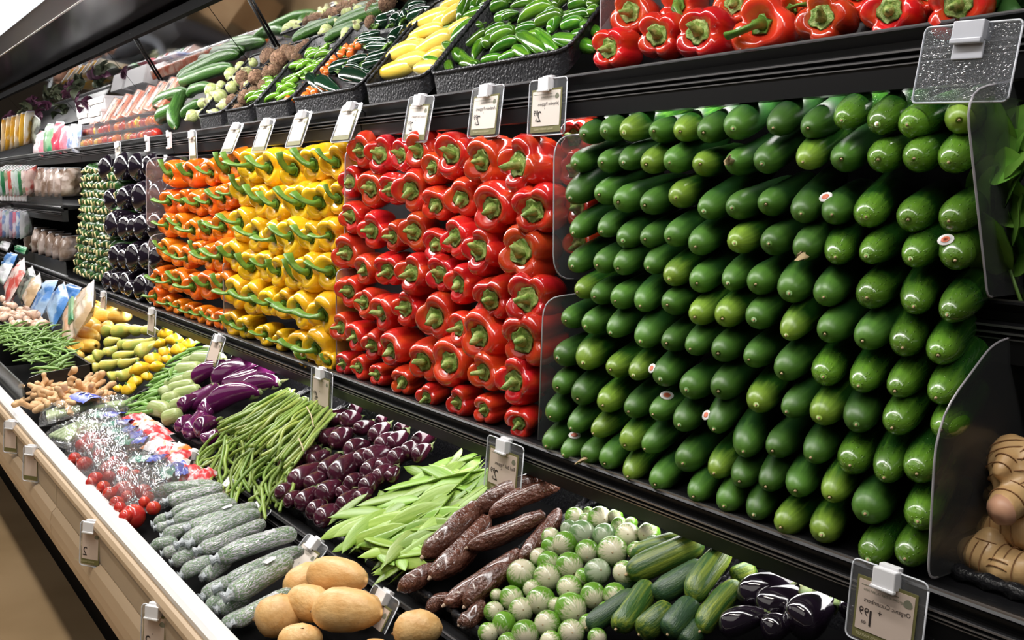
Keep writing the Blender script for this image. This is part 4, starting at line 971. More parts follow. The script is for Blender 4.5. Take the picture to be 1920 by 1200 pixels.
many('pale_squash', PALE, [(1530,480,1650,490,70),(1370,590,1490,550,85),(1450,550,1680,560,115),(1510,630,1660,570,70),(1340,640,1510,630,120),(1390,710,1520,670,110),(1240,750,1420,700,90),(1270,780,1460,740,90),(1305,820,1500,780,95),(1200,830,1290,780,100),(1230,870,1350,840,100),(1280,920,1400,870,95),(1140,920,1270,950,110),(1225,1010,1360,970,105)],
     V1, TIER2, 'pale green oblong squash, {} from the back of its pile', 'squash', 'pale green squash in a tray', [('stem_end', PTIP)], .008)
# thin green pods between
M_pod = mat('green_pod_skin', (0.15, 0.30, 0.05), 0.45, vary=.3)
POD = [spindle('green_pod', fprof, M_pod, 7, bend=b, bend2=c, rough=.05, seed=s) for b, c, s in ((.8, .8, 1), (-.8, 1.2, 2), (.3, -1, 3))]
rr = random.Random(8)
for i in range(95):
    t = rr.random(); a = Vector((262, 770)).lerp(Vector((372, 655)), t) + Vector((rr.gauss(0, 14 - 7 * t), rr.gauss(0, 5)))
    p = dk(a.x, a.y, rr.uniform(-.01, .022)); ang = rr.gauss(.9, .5)
    d = Vector((math.cos(ang), math.sin(ang), .4 * math.sin(ang) + rr.uniform(-.2, .2))).normalized(); L = rr.uniform(.09, .13)
    thing('green_pod', POD[i % 3], fr(p - d * L / 2, d, (L, .0075, .0065), rr.uniform(0, 6)), 'slim green bean pod in the strip beside the pale squash', 'bean', 'slim green pods in a tray')

# ------------------------------------------------------------------ golden, yellow-green and pattypan squash
M_gold = mat('golden_squash_skin', (0.82, 0.47, 0.05), 0.35, col2=(0.85, 0.58, 0.16), scale=2, vary=.08)
M_ygr = mat('yellow_green_squash_skin', (0.70, 0.60, 0.12), 0.32, col2=(0.42, 0.50, 0.10), scale=1.6, stretch=(1.5, .5, .5), lo=.42, hi=.6, vary=.12)
M_patty = mat('pattypan_skin', (0.85, 0.56, 0.02), 0.32, col2=(0.80, 0.45, 0.02), scale=2, vary=.08)
GOLD = [spindle('golden_squash', pprof, M_gold, 16, bend=b, rough=.12, seed=s) for b, s in ((.15, 1), (-.2, 2))]
yprof = [(0, 0), (.01, .35), (.05, .7), (.12, .92), (.25, 1), (.45, .9), (.62, .68), (.8, .5), (.93, .42), (.99, .3), (1, .05)]
YGR = [spindle('yellow_green_squash', yprof, M_ygr, 16, bend=b, rough=.06, seed=s) for b, s in ((.4, 1), (-.3, 2))]
G1 = (100, 550, .1917)
many('golden_squash', GOLD, [(400,110,480,110,80),(530,170,640,170,90),(570,260,730,250,120),(355,190,490,220,120),(445,260,590,260,140),(285,295,430,350,135),(410,370,490,370,90),(480,375,590,330,95),(235,395,420,460,135),(155,475,330,560,125),(270,520,420,540,120),(100,570,200,600,70),(150,615,230,610,60),(190,630,270,615,60),(230,650,300,625,60)],
     G1, TIER2, 'golden yellow squash, {} from the back of the golden pile', 'squash', 'golden squash in a tray', [('stem_end', PTIP)], .01)
many('yellow_green_squash', YGR, [(780,390,910,370,100),(880,400,1030,415,90),(590,420,790,390,130),(490,420,620,390,100),(510,540,660,490,90),(640,540,880,490,95),(690,560,1000,480,115),(815,650,1010,520,115),(490,620,650,540,90),(590,660,840,610,90),(400,680,520,620,105),(460,750,670,690,105),(640,740,840,680,85),(380,790,490,740,80),(540,870,650,810,105),(630,870,780,760,105),(330,720,440,610,120)],
     G1, TIER2, 'yellow-green neck squash, {} from the back of its pile', 'squash', 'yellow-green squash in a tray', [('stem_end', PTIP)], .014)
patv = spindle('pattypan_squash', [(0, 0), (.02, .3), (.12, .62), (.3, .92), (.45, 1), (.6, .92), (.8, .6), (.95, .3), (1, .05)], M_patty, 24, lob=8, la=.05)
PCAP = spindle('stem', [(.97, .16), (1.0, .15), (1.15, .11), (1.17, 0)], M_stemd, 7)
pl_ = [(850,740,180),(800,860,135),(735,930,130),(640,930,90),(920,810,100),(1050,490,120),(1185,450,145),(1225,540,140),(1320,490,120),(1100,570,120),(985,640,160),(1010,715,130),(1120,640,100),(1090,390,130)]
pl_.sort(key=lambda t: t[1])
for i, (x, y, wd) in enumerate(pl_):
    px, py = G1[0] + x * G1[2], G1[1] + y * G1[2]; p = dk(px, py, .02); rad = .60 * wd * G1[2] * mpp(p)
    d = Vector((R.uniform(-.6, .6), R.uniform(-.6, .3), 1)).normalized()
    thing('pattypan_squash', patv, fr(p - d * rad * .7, d, (1.4 * rad, rad, rad), R.uniform(0, 6)), f'bright yellow pattypan squash, {nth(i)} from the back of its heap', 'squash', 'pattypan squash in a tray', [('stem', PCAP)])
# ------------------------------------------------------------------ tan roots in the front bin
M_tan = mat('tan_root_skin', (0.80, 0.50, 0.21), 0.42, col2=(0.72, 0.40, 0.14), scale=2.2, stretch=(2.4, 1, 1), vary=.06, bump=.3, bscale=5, bstretch=(2.4, 1, 1))
M_eye = mat('root_scar', (0.30, 0.17, 0.08), .8)
tprof = [(0, 0), (.02, .30), (.07, .58), (.17, .84), (.3, .97), (.45, 1), (.6, .97), (.75, .85), (.88, .62), (.95, .42), (.985, .2), (1, 0)]
TAN = [spindle('tan_root', tprof, M_tan, 24, bend=b, rough=.08, seed=s, nsc=.8) for b, s in ((.1, 1), (-.08, 2), (.12, 4))]
REYE = spindle('skin_scar', [(.0, 0), (.0, .05), (.03, .04), (.03, 0)], M_eye, 7)
RTIP = spindle('root_tip', [(-.04, .03), (-.01, .10), (.03, .2), (.04, 0)], M_eye, 8)
W1 = (380, 900, .25)
for i, (x0, y0, x1, y1, wd, lf) in enumerate(((610,840,960,690,260,.012),(1100,950,1330,860,230,.0),(800,830,1235,880,280,.042),(655,980,960,1060,280,.030),(390,1090,760,1010,320,.022),(830,1110,1350,1120,330,.040),(1430,1180,1800,1130,280,.018),(560,1230,900,1170,260,.012),(1180,1260,1420,1230,200,.0))):
    a = (W1[0] + x0 * W1[2], W1[1] + y0 * W1[2]); b = (W1[0] + x1 * W1[2], W1[1] + y1 * W1[2])
    p = on_deck(*a, TIER1); q = on_deck(*b, TIER1); p.z += lf - .012; q.z += lf - .012
    rad = .5 * wd * W1[2] * mpp((p + q) / 2)
    o = thing('tan_root', TAN[i % 3], fr(p, q - p, ((q - p).length, rad, rad), R.uniform(-.6, .6)), f'smooth tan oval root vegetable, {nth(i)} from the back of the front-bin pile', 'root vegetable', 'tan roots piled in the front bin', [('root_tip', RTIP)])
    for t, ang in ((.35, .3), (.62, -.5)):
        link('skin_scar', REYE, Matrix.Translation((t, math.sin(ang) * .93, math.cos(ang) * .93)) @ Matrix.Rotation(PI / 2, 4, 'Y') @ Matrix.Diagonal((1.2, .9, .9, 1)), o)

# ------------------------------------------------------------------ cucumbers shrink-wrapped in film
M_wcore = mat('wrapped_cucumber_skin', (0.035, 0.14, 0.018), 0.4, col2=(0.08, 0.22, 0.04), scale=1.6, stretch=(.5, 3, 3), vary=.2)
M_wrap = wrapmat('shrink_wrap')
M_knot = mat('bunched_film', (0.62, 0.66, 0.70), 0.25, col2=(0.35, 0.40, 0.42), scale=6, bump=1.0, bscale=8)
M_lab = mat('white_bar_label', (0.72, 0.73, 0.74), 0.4)
M_bar = mat('black_bars', (0.05, 0.05, 0.05), 0.5)
wprof = [(0, 0), (.008, .35), (.03, .62), (.08, .86), (.16, .98), (.3, 1), (.75, .96), (.9, .86), (.97, .6), (1, .05)]
WC = [spindle('wrapped_cucumber', wprof, M_wcore, 16, bend=b, rough=.05, seed=s) for b, s in ((.5, 1), (-.2, 2), (.25, 3))]
WR = [spindle('film_wrap', [(t, r * 1.05 + .03) for t, r in wprof], M_wrap, 16, bend=b, rough=.07, seed=s) for b, s in ((.5, 1), (-.2, 2), (.25, 3))]
KNOT = [spindle('film_twist', [(-.085, .35), (-.075, .62), (-.05, .5), (-.03, .34), (-.01, .42), (.02, .6)], M_knot, 14, rough=.6, seed=s) for s in (4, 7)]
def arc_patch(name, t0, t1, a0, a1, r, m, nn=5):
    V = [];
    for k in range(nn + 1):
        a = a0 + (a1 - a0) * k / nn
        V += [(t0, r * math.sin(a), r * math.cos(a)), (t1, r * math.sin(a), r * math.cos(a))]
    return mk(name, V, [(2*k, 2*k+1, 2*k+3, 2*k+2) for k in range(nn)], m)
LABM = arc_patch('bar_label', .58, .74, -.6, .5, 1.16, M_lab)
BARS = []
for k in range(7):
    BARS.append(((lambda t: ([(t, 1.17 * math.sin(a), 1.17 * math.cos(a)) for a in (-.45, -.1, .3)] + [(t + (.006 if k % 2 else .011), 1.17 * math.sin(a), 1.17 * math.cos(a)) for a in (-.45, -.1, .3)]))(.60 + .018 * k), [(0, 1, 4, 3), (1, 2, 5, 4)]))
V, F = joinvf(BARS); BARM = mk('label_bars', V, F, M_bar)
H1 = (280, 860, .26667)
wl = [(0,250,490,195,85,0),(130,340,520,235,100,.012),(150,425,560,300,80,.010),(165,490,620,350,90,.012),(280,525,700,380,95,.012),(230,650,760,380,90,.016),(300,650,780,440,95,.018),(355,700,820,500,95,.016),(480,770,1040,580,115,.018),(500,960,1090,690,95,.014),(565,1055,1000,790,130,.024),(590,1180,1010,950,100,.004),
      (30,440,260,385,75,-.006),(50,490,300,430,70,.0),(95,545,330,480,80,.0),(10,585,200,550,75,-.012),(95,640,310,580,80,-.008),(160,705,360,630,85,-.008),(225,800,460,700,95,-.006),(380,820,560,690,90,-.004),(375,950,600,830,95,-.006),(400,1010,620,900,85,-.012),(480,1060,700,950,100,.0),(510,1130,760,1010,85,-.012)]
for i, (x0, y0, x1, y1, wd, lf) in enumerate(wl):
    a = (H1[0] + x0 * H1[2], H1[1] + y0 * H1[2]); b = (H1[0] + x1 * H1[2], H1[1] + y1 * H1[2])
    p = on_deck(*a, TIER1); q = on_deck(*b, TIER1); p.z += lf; q.z += lf
    rad = .56 * wd * H1[2] * mpp((p + q) / 2)
    top = i < 12
    lab = f'film-wrapped cucumber on top of the pile, {nth(i)} from the back' if top else f'film-wrapped cucumber low at the bin edge, {nth(i - 12)} from the back'
    M = fr(p, q - p, ((q - p).length, rad, rad), R.uniform(-.3, .3))
    pr = [('film_wrap', WR[i % 3]), ('film_twist', KNOT[i % 2])]
    o = thing('wrapped_cucumber', WC[i % 3], M, lab, 'cucumber', 'film-wrapped cucumbers in the front bin', pr)
    if i in (4, 6, 8, 9, 10, 11, 16):
        l = link('bar_label', LABM, None, o); link('label_bars', BARM, None, l)

# ------------------------------------------------------------------ bags of tomatoes
M_tom = mat('tomato_skin', (0.56, 0.028, 0.024), 0.2, coat=.4, col2=(0.62, 0.07, 0.03), scale=1.5, vary=.15)
TOM = spindle('tomato', [(.08, 0)] + [(t, r) for t, r in sph[1:]], M_tom, 16, lob=5, la=.03)
M_hg = mat('green_bag_print', (0.01, 0.20, 0.12), 0.3, col2=(0.55, 0.65, 0.60), scale=16, stretch=(1, 3, 1), lo=.55, hi=.62, bump=.6, bscale=25)
M_hb = mat('blue_bag_print', (0.03, 0.06, 0.42), 0.3, col2=(0.45, 0.48, 0.70), scale=14, stretch=(1, 3, 1), lo=.56, hi=.62, bump=.6, bscale=25)
M_rw = mat('red_white_bag_print', (0.70, 0.05, 0.06), 0.3, col2=(0.80, 0.74, 0.76), scale=22, lo=.50, hi=.58, bump=.6, bscale=30, vary=.1)
M_ow = mat('orange_white_bag_print', (0.80, 0.25, 0.05), 0.3, col2=(0.85, 0.84, 0.86), scale=20, lo=.42, hi=.5, bump=.6, bscale=30)
H6 = (60, 720, .20833)
tml = [(520,430,150),(450,490,110),(620,490,110),(540,530,100),(380,615,100),(470,655,125),(740,650,130),(670,700,110),(690,780,100),(570,790,120),(530,840,90),(640,870,110),(700,925,120),(830,870,185),(925,770,130),(1000,900,130),(1040,965,100),(760,1010,120),(905,1085,195),(1090,1055,110),(790,1060,100),(840,1130,110),(600,590,100),(820,740,100),(1010,1010,90),(850,960,90)]
tml.sort(key=lambda t: t[1])
for i, (x, y, wd) in enumerate(tml):
    p = on_deck(H6[0] + x * H6[2], H6[1] + y * H6[2], (TIER1[0], TIER1[1] + .022, TIER1[2])); rad = .58 * wd * H6[2] * mpp(p)
    thing('tomato', TOM, fr(p - Vector((0, 0, rad)), (R.uniform(-.5, .5), R.uniform(-.6, .2), -1), (2 * rad, rad, rad)) @ Matrix.Translation((-1, 0, 0)) @ Matrix.Translation((.5, 0, 0)), f'ripe red tomato inside a clear bag, {nth(i)} from the back of the front bin', 'tomato', 'tomatoes in clear bags')
def film_bag(p, q, width, height, seed, m, name='produce_bag', nx=16, ny=12):
    """crinkled pillow of film from p (open end) to q, resting on the deck"""
    u = (q - p); L = u.length; u.normalize(); s = Vector((0, 0, 1)).cross(u).normalized(); n = u.cross(s)
    V = []
    for sgn in (1, -1):
        for i in range(nx + 1):
            for j in range(ny + 1):
                a, b = i / nx, j / ny * 2 - 1
                env = max(0, (1 - abs(2 * a - 1) ** 3)) ** .6 * max(0, 1 - abs(b) ** 2.6) ** .6
                c = mnoise.noise((a * 6 + seed * 7, b * 3, sgn * 2.0)) * .25 + mnoise.noise((a * 14 + seed, b * 9, sgn)) * .12
                h = height * env * (1 + c * 1.6) * (sgn if sgn > 0 else -.35)
                ww = width / 2 * (1 + .10 * mnoise.noise((a * 5, sgn, seed * 3)))
                V.append(u * (a * L) + s * (b * ww) + n * h)
    W = ny + 1; F = []
    for g in (0, 1):
        o = g * (nx + 1) * W
        for i in range(nx):
            for j in range(ny):
                f = (o + i * W + j, o + (i + 1) * W + j, o + (i + 1) * W + j + 1, o + i * W + j + 1)
                F.append(f if g == 0 else f[::-1])
    return mk(name, V, F, m)
def strip_on(p, q, width, height, seed, m, name, lift=.004):
    """crinkled printed band"""
    u = q - p; L = u.length; u.normalize(); s = Vector((0, 0, 1)).cross(u).normalized(); n = u.cross(s)
    V = []; nx, ny = 8, 6
    for i in range(nx + 1):
        for j in range(ny + 1):
            a, b = i / nx, j / ny * 2 - 1
            V.append(u * (a * L) + s * (b * width / 2) + n * (lift + height * (1 - b * b) + .006 * mnoise.noise((a * 5 + seed, b * 4, 0))))
    return mk(name, V, [(i * 7 + j, (i + 1) * 7 + j, (i + 1) * 7 + j + 1, i * 7 + j + 1) for i in range(nx) for j in range(ny)], m)
def D1(x, y, h=0): 
    p = on_deck(H6[0] + x * H6[2], H6[1] + y * H6[2], TIER1); p.z += h; return p
bags = [((390,470),(840,345),((570,345),(690,350)),((690,345),(810,350)),.10),((360,600),(920,415),((660,440),(785,425)),((785,420),(905,412)),.10),((480,690),(960,470),((710,505),(835,490)),((835,485),(945,470)),.10),((500,760),(1020,515),((770,565),(890,545)),((890,540),(1005,512)),.11),
        ((600,850),(1080,565),((800,605),(930,592)),((930,588),(1055,572)),.11),((680,960),(1240,735),((915,755),(1080,755)),((1080,750),(1215,742)),.12),((860,1090),(1380,800),((1140,885),(1280,840)),((1240,850),(1355,795)),.12),((1000,1060),(1420,850),((1200,905),(1300,890)),((1300,885),(1415,858)),.09)]
bags += [((380,700),(720,560),None,None,.12),((500,830),(820,690),None,None,.12),((610,960),(980,790),None,None,.13),((740,1130),(1130,960),None,None,.13)]
for i, (a, b, g, bl, wd) in enumerate(bags):
    p, q = D1(*a, -.01), D1(*b, .0)
    o = thing('tomato_bag', film_bag(p, q, wd, .062, i + 1, M_film), Matrix.Translation(p), f'crinkled clear tomato bag with green and blue printed band, {nth(i)} from the back' if g else f'plain crinkled clear film over the front tomatoes, {nth(i - 8)} from the back', 'bag', 'clear bags of tomatoes')
    for (c0, c1), mm, nm in ((g, M_hg, 'green_band'), (bl, M_hb, 'blue_band')) if g else ():
        u, v = D1(*c0, .018), D1(*c1, .018)
        link(nm, strip_on(u, v, .055, .008, i, mm, nm), Matrix.Translation(u - p), o)
pk = [((880,330),(1000,380),.07),((960,390),(1090,430),.07),((1020,440),(1180,500),.07),((1050,520),(1200,560),.06),((1080,570),(1240,640),.07),((1100,680),(1330,640),.08),((1230,720),(1420,690),.08),((1230,800),(1420,760),.08),((1330,860),(1520,820),.07),((1440,880),(1640,870),.06),((1250,610),(1360,660),.07)]
for i, (a, b, wd) in enumerate(pk):
    p, q = D1(*a, .004), D1(*b, .010)
    thing('printed_packet', film_bag(p, q, wd, .020, 20 + i, M_ow if i % 3 == 1 else M_rw), Matrix.Translation(p), f'crinkled {"orange" if i % 3 == 1 else "red"} and white printed packet behind the tomato bags, {nth(i)} from the left', 'packet', 'printed packets behind the tomato bags')
# two clear bags with green stalks and a blue label
M_stalk = mat('pale_green_stalk', (0.22, 0.34, 0.10), .45, col2=(0.5, 0.56, 0.34), scale=3, stretch=(.4, 3, 3), vary=.15)
M_bl = mat('blue_bag_label', (0.04, 0.08, 0.50), 0.35, col2=(0.40, 0.45, 0.75), scale=18, lo=.58, hi=.64)
for i, (a, b, wd, n_, l0, l1) in enumerate((((60,330),(640,190),.15,6,(430,200),(580,270)),((180,540),(620,370),.14,5,None,None),((560,230),(880,230),.10,4,None,None))):
    p, q = D1(*a, -.004), D1(*b, .004)
    o = thing('stalk_bag', film_bag(p, q, wd, .042, 40 + i, M_film), Matrix.Translation(p), ('clear bag of green stalks with a blue label beside the ginger', 'clear bag of green stalks in front of the blue-labelled bag', 'small crumpled clear bag behind the blue-labelled bag')[i], 'bag', 'clear bags of green stalks')
    u = (q - p); s = Vector((0, 0, 1)).cross(u).normalized()
    for k in range(n_):
        c = p + u * .12 + s * wd * .7 * ((k + .5) / n_ - .5) + Vector((0, 0, .012))
        link('stalk', spindle('stalk', [(0, .1), (.01, .8), (.3, 1), (.9, .9), (.99, .7), (1, .1)], M_stalk, 8, rough=.1, seed=k), Matrix.Translation(-p) @ fr(c, u + s * R.uniform(-.01, .01), (u.length * .72, .0105, .0105)), o)
    if l0:
        a2, b2 = D1(*l0, .030), D1(*l1, .034)
        link('blue_label', strip_on(a2, b2, .075, .012, 3, M_bl, 'blue_label'), Matrix.Translation(a2 - p), o)
        for k in range(3): link('label_stroke', strip_on(a2.lerp(b2, .15 + .26 * k), a2.lerp(b2, .26 + .26 * k), .045 - .008 * k, .012, 3, M_white, 'label_stroke', .0062), Matrix.Translation(a2.lerp(b2, .15 + .26 * k) - p), o)

# ------------------------------------------------------------------ ginger heap and its black bin
M_gin = mat('ginger_skin', (0.60, 0.36, 0.17), 0.6, col2=(0.74, 0.50, 0.28), scale=5, vary=.15, bump=.4, bscale=12)
def ginger_mesh(seed):
    rr = random.Random(seed); parts = []
    c = Vector((0, 0, 0)); d = Vector((1, 0, 0))
    for k in range(7):
        L = rr.uniform(.013, .022); r = rr.uniform(.008, .012)
        pts = [c + d * L * t for t in (-.6, -.3, 0, .3, .6)]; parts.append(tube_vf(pts, [r * .5, r * .95, r, r * .95, r * .5], 8))
        c = c + d * L * .7; d = Vector((d.x + rr.uniform(-1.4, 1.0), d.y + rr.uniform(-1.3, 1.3), rr.uniform(-.6, .6))).normalized()
    V, F = joinvf(parts); return fuse('ginger_root', mk('ginger', V, F), .0035, M_gin)
GIN = [ginger_mesh(s) for s in (1, 2, 3, 4)]
rr = random.Random(31)
gp = []
for k in range(90):
    t = rr.random(); x = rr.uniform(62, 200); lo = 768 - (x - 60) * .12 if x < 150 else 757 + (x - 150) * .05; hi = 690 + abs(x - 118) * .72
    if hi > lo: hi = lo - 12
    gp.append((x, rr.uniform(hi, lo)))
gp.sort(key=lambda g: g[1])
for k, (x, y) in enumerate(gp):
    f = (770 - y) / 80
    p = on_deck(x, y, (TIER1[0], TIER1[1] + .006 + .03 * max(0, 1 - abs(x - 115) / 70), TIER1[2]))
    thing('ginger_root', GIN[k % 4], fr(p, (rr.uniform(-1, 1), rr.uniform(-1, 1), rr.uniform(-.4, .5)), [rr.uniform(.85, 1.15)] * 3, rr.uniform(0, 6)), 'knobbly tan ginger root in the heap before the black bin', 'ginger', 'ginger roots heaped in the front bin')
# black bin wall between ginger and green beans, clear front
bx = on_deck(52, 755, (TIER1[0], .785, 0.0))
X0 = bx.x
o = link('bean_bin', None); o['label'] = 'black bin of green string beans with a clear front in the front row'; o['category'] = 'bin'
pr = [(.530, .775), (.530, .835), (.548, .868), (.58, .878), (.745, .895), (.745, .78)]
link('side_wall', extrude('side_wall', pr, X0 - .006, X0, M_black), None, o)
link('side_wall', extrude('side_wall', pr, X0 - .85, X0 - .844, M_black), None, o)
link('bin_back', boxes('bin_back', [(X0 - .85, X0, .738, .746, .78, .895)], M_black), None, o)
link('clear_front', boxes('clear_front', [(X0 - .85, X0, .524, .530, .775, .85)], M_smoke), None, o)
M_strb = mat('string_bean_skin', (0.14, 0.27, 0.05), .45, col2=(0.22, 0.36, 0.09), scale=1.5, vary=.3)
STR = [spindle('string_bean', [(0, .1), (.04, .7), (.2, 1), (.8, 1), (.95, .6), (1, .1)], M_strb, 6, bend=b, bend2=c) for b, c in ((3, 3), (-3, 4), (4, -5), (1, 1))]
rr = random.Random(77)
for k in range(210):
    c = Vector((rr.uniform(-2, 122), 0)); c.y = rr.uniform(612 + max(0, c.x - 70) * .5 + max(0, 25 - c.x) * .1, 640 + c.x * .5 if c.x < 90 else 697)
    p = on_deck(c.x, c.y, (.53, .835 + .018 * rr.random(), .30)); a = rr.gauss(.5, .7)
    d = Vector((math.cos(a), math.sin(a), .25 * math.sin(a) + rr.uniform(-.25, .25))).normalized(); L = rr.uniform(.09, .15)
    thing('string_bean', STR[k % 4], fr(p - d * L / 2, d, (L, .0042, .0042), rr.uniform(0, 6)), 'green string bean in the heap in the clear-fronted bin', 'bean', 'green string beans heaped in a bin')
M_shal = mat('shallot_skin', (0.62, 0.36, 0.25), .4, col2=(0.78, 0.58, 0.44), scale=3, stretch=(.4, 3, 3), vary=.25)
SHAL = spindle('shallot', [(0, .05), (.03, .3), (.15, .8), (.4, 1), (.65, .8), (.85, .35), (.95, .15), (1.1, .08)], M_shal, 10)
SROOT = spindle('root_tuft', [(-.06, .12), (-.03, .2), (.03, .25), (.05, 0)], M_scar, 6)
for k in range(46):
    x = rr.uniform(-4, 75); y = rr.uniform(560 + x * .42, 590 + x * .42 + (14 if x < 40 else 4))
    p = on_deck(x, y, (.53, .845, .25)); r = rr.uniform(.017, .023)
    d = Vector((rr.uniform(-1, 1), rr.uniform(-1, 1), rr.uniform(-.3, .6)))
    thing('shallot', SHAL, fr(p, d, (r * 2.4, r, r)), 'pinkish shallot in the heap beyond the string beans', 'shallot', 'shallots heaped beyond the string beans', [('root_tuft', SROOT)])
# ------------------------------------------------------------------ upper shelf: trays
UB = .018
for i, (x0, x1, nmm) in enumerate(((-1.46, -1.95, 'of mixed green chilies'), (-1.96, -2.27, 'of pale yellow chilies'), (-2.30, -2.72, 'of dark poblano chilies'), (-2.73, -3.02, 'of slim green and orange chilies'), (-3.03, -3.28, 'of brown hairy roots'), (-3.29, -3.56, 'of pale green tomatillos'))):
    tray(x1, x0, 1.118, 1.32, 1.738, 1.738 + .19 * 1.15, .045, f'black woven tray {nmm} on the upper shelf', 'black trays on the upper shelf', .0045)
def up(x, y, h=0): return on_deck(x, y, (UPPER[0], UPPER[1] + h, UPPER[2]))
# large red peppers at the right
U6 = (1100, 0, .2083); U7 = (1480, 0, .229)
ul = zz(U6, [(270,450,400),(440,130,420),(690,330,440),(1080,310,500),(1620,260,560),(880,70,400),(1380,50,400)]) + zz(U7, [(300,180,470),(870,110,560),(1390,70,500),(40,90,300),(600,-30,380),(1150,-40,380)])
for i, (px, py, wd) in enumerate(ul):
    back = i in (5, 6, 10, 11, 12)
    p = up(px, py, -.02 if not back else -.05); rad = min(.5 * wd * mpp(p) * 1.03, max(.036, (p.z - 1.685) / .86))
    d = Vector((R.uniform(-.55, -.2), 1, R.uniform(-.25, .1))).normalized(); L = rad * 2.1
    thing('bell_pepper', PEP['r'][i % 5], fr(p - d * L * .35, d, (L, rad, rad), R.uniform(0, 6)), f'large red bell pepper on the upper shelf, {"front" if not back else "back"} row, {nth(i)} counted from the left', 'bell pepper', 'large red bell peppers on the upper shelf', [('stem', (STS + STL)[i % 6])])
# chilies
M_gch = mat('green_chili_skin', (0.045, 0.17, 0.012), 0.12, .6, coat=.7, col2=(0.13, 0.30, 0.02), scale=1.6, vary=.35, huevary=.012)
M_ych = mat('yellow_chili_skin', (0.84, 0.66, 0.13), 0.2, coat=.5, col2=(0.82, 0.55, 0.06), scale=1.4, vary=.06)
M_pob = mat('poblano_skin', (0.006, 0.028, 0.012), 0.12, .6, coat=.8, vary=.3)
M_hab = mat('orange_chili_skin', (0.82, 0.16, 0.02), 0.2, coat=.5, vary=.12)
M_slim = mat('slim_chili_skin', (0.10, 0.28, 0.015), 0.16, coat=.6, col2=(0.2, 0.40, 0.03), scale=1.4, vary=.3)
hprof = [(0, 0), (.01, .12), (.05, .30), (.15, .56), (.35, .84), (.6, 1), (.8, .98), (.92, .82), (.98, .5), (1, .1)]
jprof = [(0, 0), (.015, .35), (.06, .62), (.15, .82), (.35, .96), (.6, 1), (.8, .92), (.93, .68), (.985, .4), (1, .1)]
CST = (lambda v: mk('stem', v[0], v[1], M_stemd))(tube_vf([(.97, 0, 0), (1.05, .02, .05), (1.16, .08, .2), (1.24, .1, .42)], [.32, .2, .17, .2], 7))
GCH = [spindle('green_chili', pr, M_gch, 14, bend=b, bend2=c, rough=.10, seed=s, nsc=.7) for pr, b, c, s in ((hprof, .6, .3, 1), (jprof, .1, 0, 2), (hprof, -.4, .6, 3), (jprof, .3, .2, 4))]
U8 = (700, 0, .2292)
gl = [(690,185,830,10,125,0),(725,145,970,80,115,0),(630,360,850,170,125,0),(690,400,920,245,95,2),(820,490,940,320,95,0),(850,510,690,395,80,2),(560,365,720,500,115,0),(690,690,610,470,85,0),(395,480,590,570,85,0),(560,400,640,530,80,2),(965,330,1170,240,135,1),(920,300,1090,210,110,1),(950,440,1190,330,110,0),(885,500,1060,470,90,1),(1025,500,1190,430,100,1),(1150,390,1270,490,115,1),(1180,285,1420,450,135,1),(1330,245,1510,440,115,1),(1475,310,1820,400,140,1),
      (1325,190,1560,110,140,1),(1440,260,1530,160,100,1),(1535,220,1720,170,115,1),(1705,195,1860,290,110,1),(1555,150,1760,100,110,1),(1165,255,1340,210,95,1),(1190,100,1080,150,95,2),(1180,190,1480,50,140,0),(1120,60,1320,10,100,0),(960,80,1110,20,120,1),(1480,60,1580,-20,100,1),(1595,50,1760,10,115,1),(1750,110,1850,60,90,1),(1750,50,1850,-10,95,1),(830,15,1010,-20,85,0),(1030,15,1160,-25,90,1),(800,110,900,20,100,0),(760,300,900,200,110,0),(1000,150,1180,130,120,1),(1250,330,1400,300,120,1),(1600,330,1760,280,120,1),(1400,150,1500,80,110,1),(700,520,860,560,110,0),(900,380,1000,300,110,1),(860,60,1000,30,100,0)]
gl.sort(key=lambda t: t[1] + t[3])
for i, (x0, y0, x1, y1, wd, k) in enumerate(gl):
    a = (U8[0] + x0 * U8[2], U8[1] + y0 * U8[2]); b = (U8[0] + x1 * U8[2], U8[1] + y1 * U8[2])
    p, q = up(*a, -.005), up(*b, -.02); rad = .5 * wd * U8[2] * mpp((p + q) / 2)
    kk = (0, 1, 2)[k] if k != 1 else R.choice((1, 3))
    thing('green_chili', GCH[kk], fr(p, q - p, ((q - p).length, rad, rad), R.uniform(-.8, .8)), f'shiny green chili, {nth(i)} from the top of the mixed chili tray', 'chili', 'green chilies heaped on the upper shelf', [('stem', CST)])
YCH = [spindle('yellow_chili', hprof, M_ych, 16, bend=b, rough=.10, seed=s, nsc=.7) for b, s in ((.3, 1), (-.2, 2))]
yl = [(15,605,340,540,165),(130,570,440,490,165),(330,570,580,590,150),(95,500,410,390,160),(200,440,430,350,130),(345,410,660,280,185),(270,325,580,230,130),(275,225,640,100,160),(560,200,740,60,130),(510,330,800,160,120),(535,70,780,-10,100),(620,85,800,20,100),(240,390,400,320,100),(430,615,570,640,100),(400,480,600,420,140),(480,200,660,130,120)]
yl.sort(key=lambda t: t[1] + t[3])
for i, (x0, y0, x1, y1, wd) in enumerate(yl):
    a = (U8[0] + x0 * U8[2], U8[1] + y0 * U8[2]); b = (U8[0] + x1 * U8[2], U8[1] + y1 * U8[2])
    p, q = up(*a, -.005), up(*b, -.02); rad = .5 * wd * U8[2] * mpp((p + q) / 2)
    thing('yellow_chili', YCH[i % 2], fr(p, q - p, ((q - p).length, rad, rad), R.uniform(-.8, .8)), f'pale yellow pointed chili, {nth(i)} from the top of the yellow heap', 'chili', 'yellow chilies heaped on the upper shelf', [('stem', CST)])
U2 = (400, 0, .25)
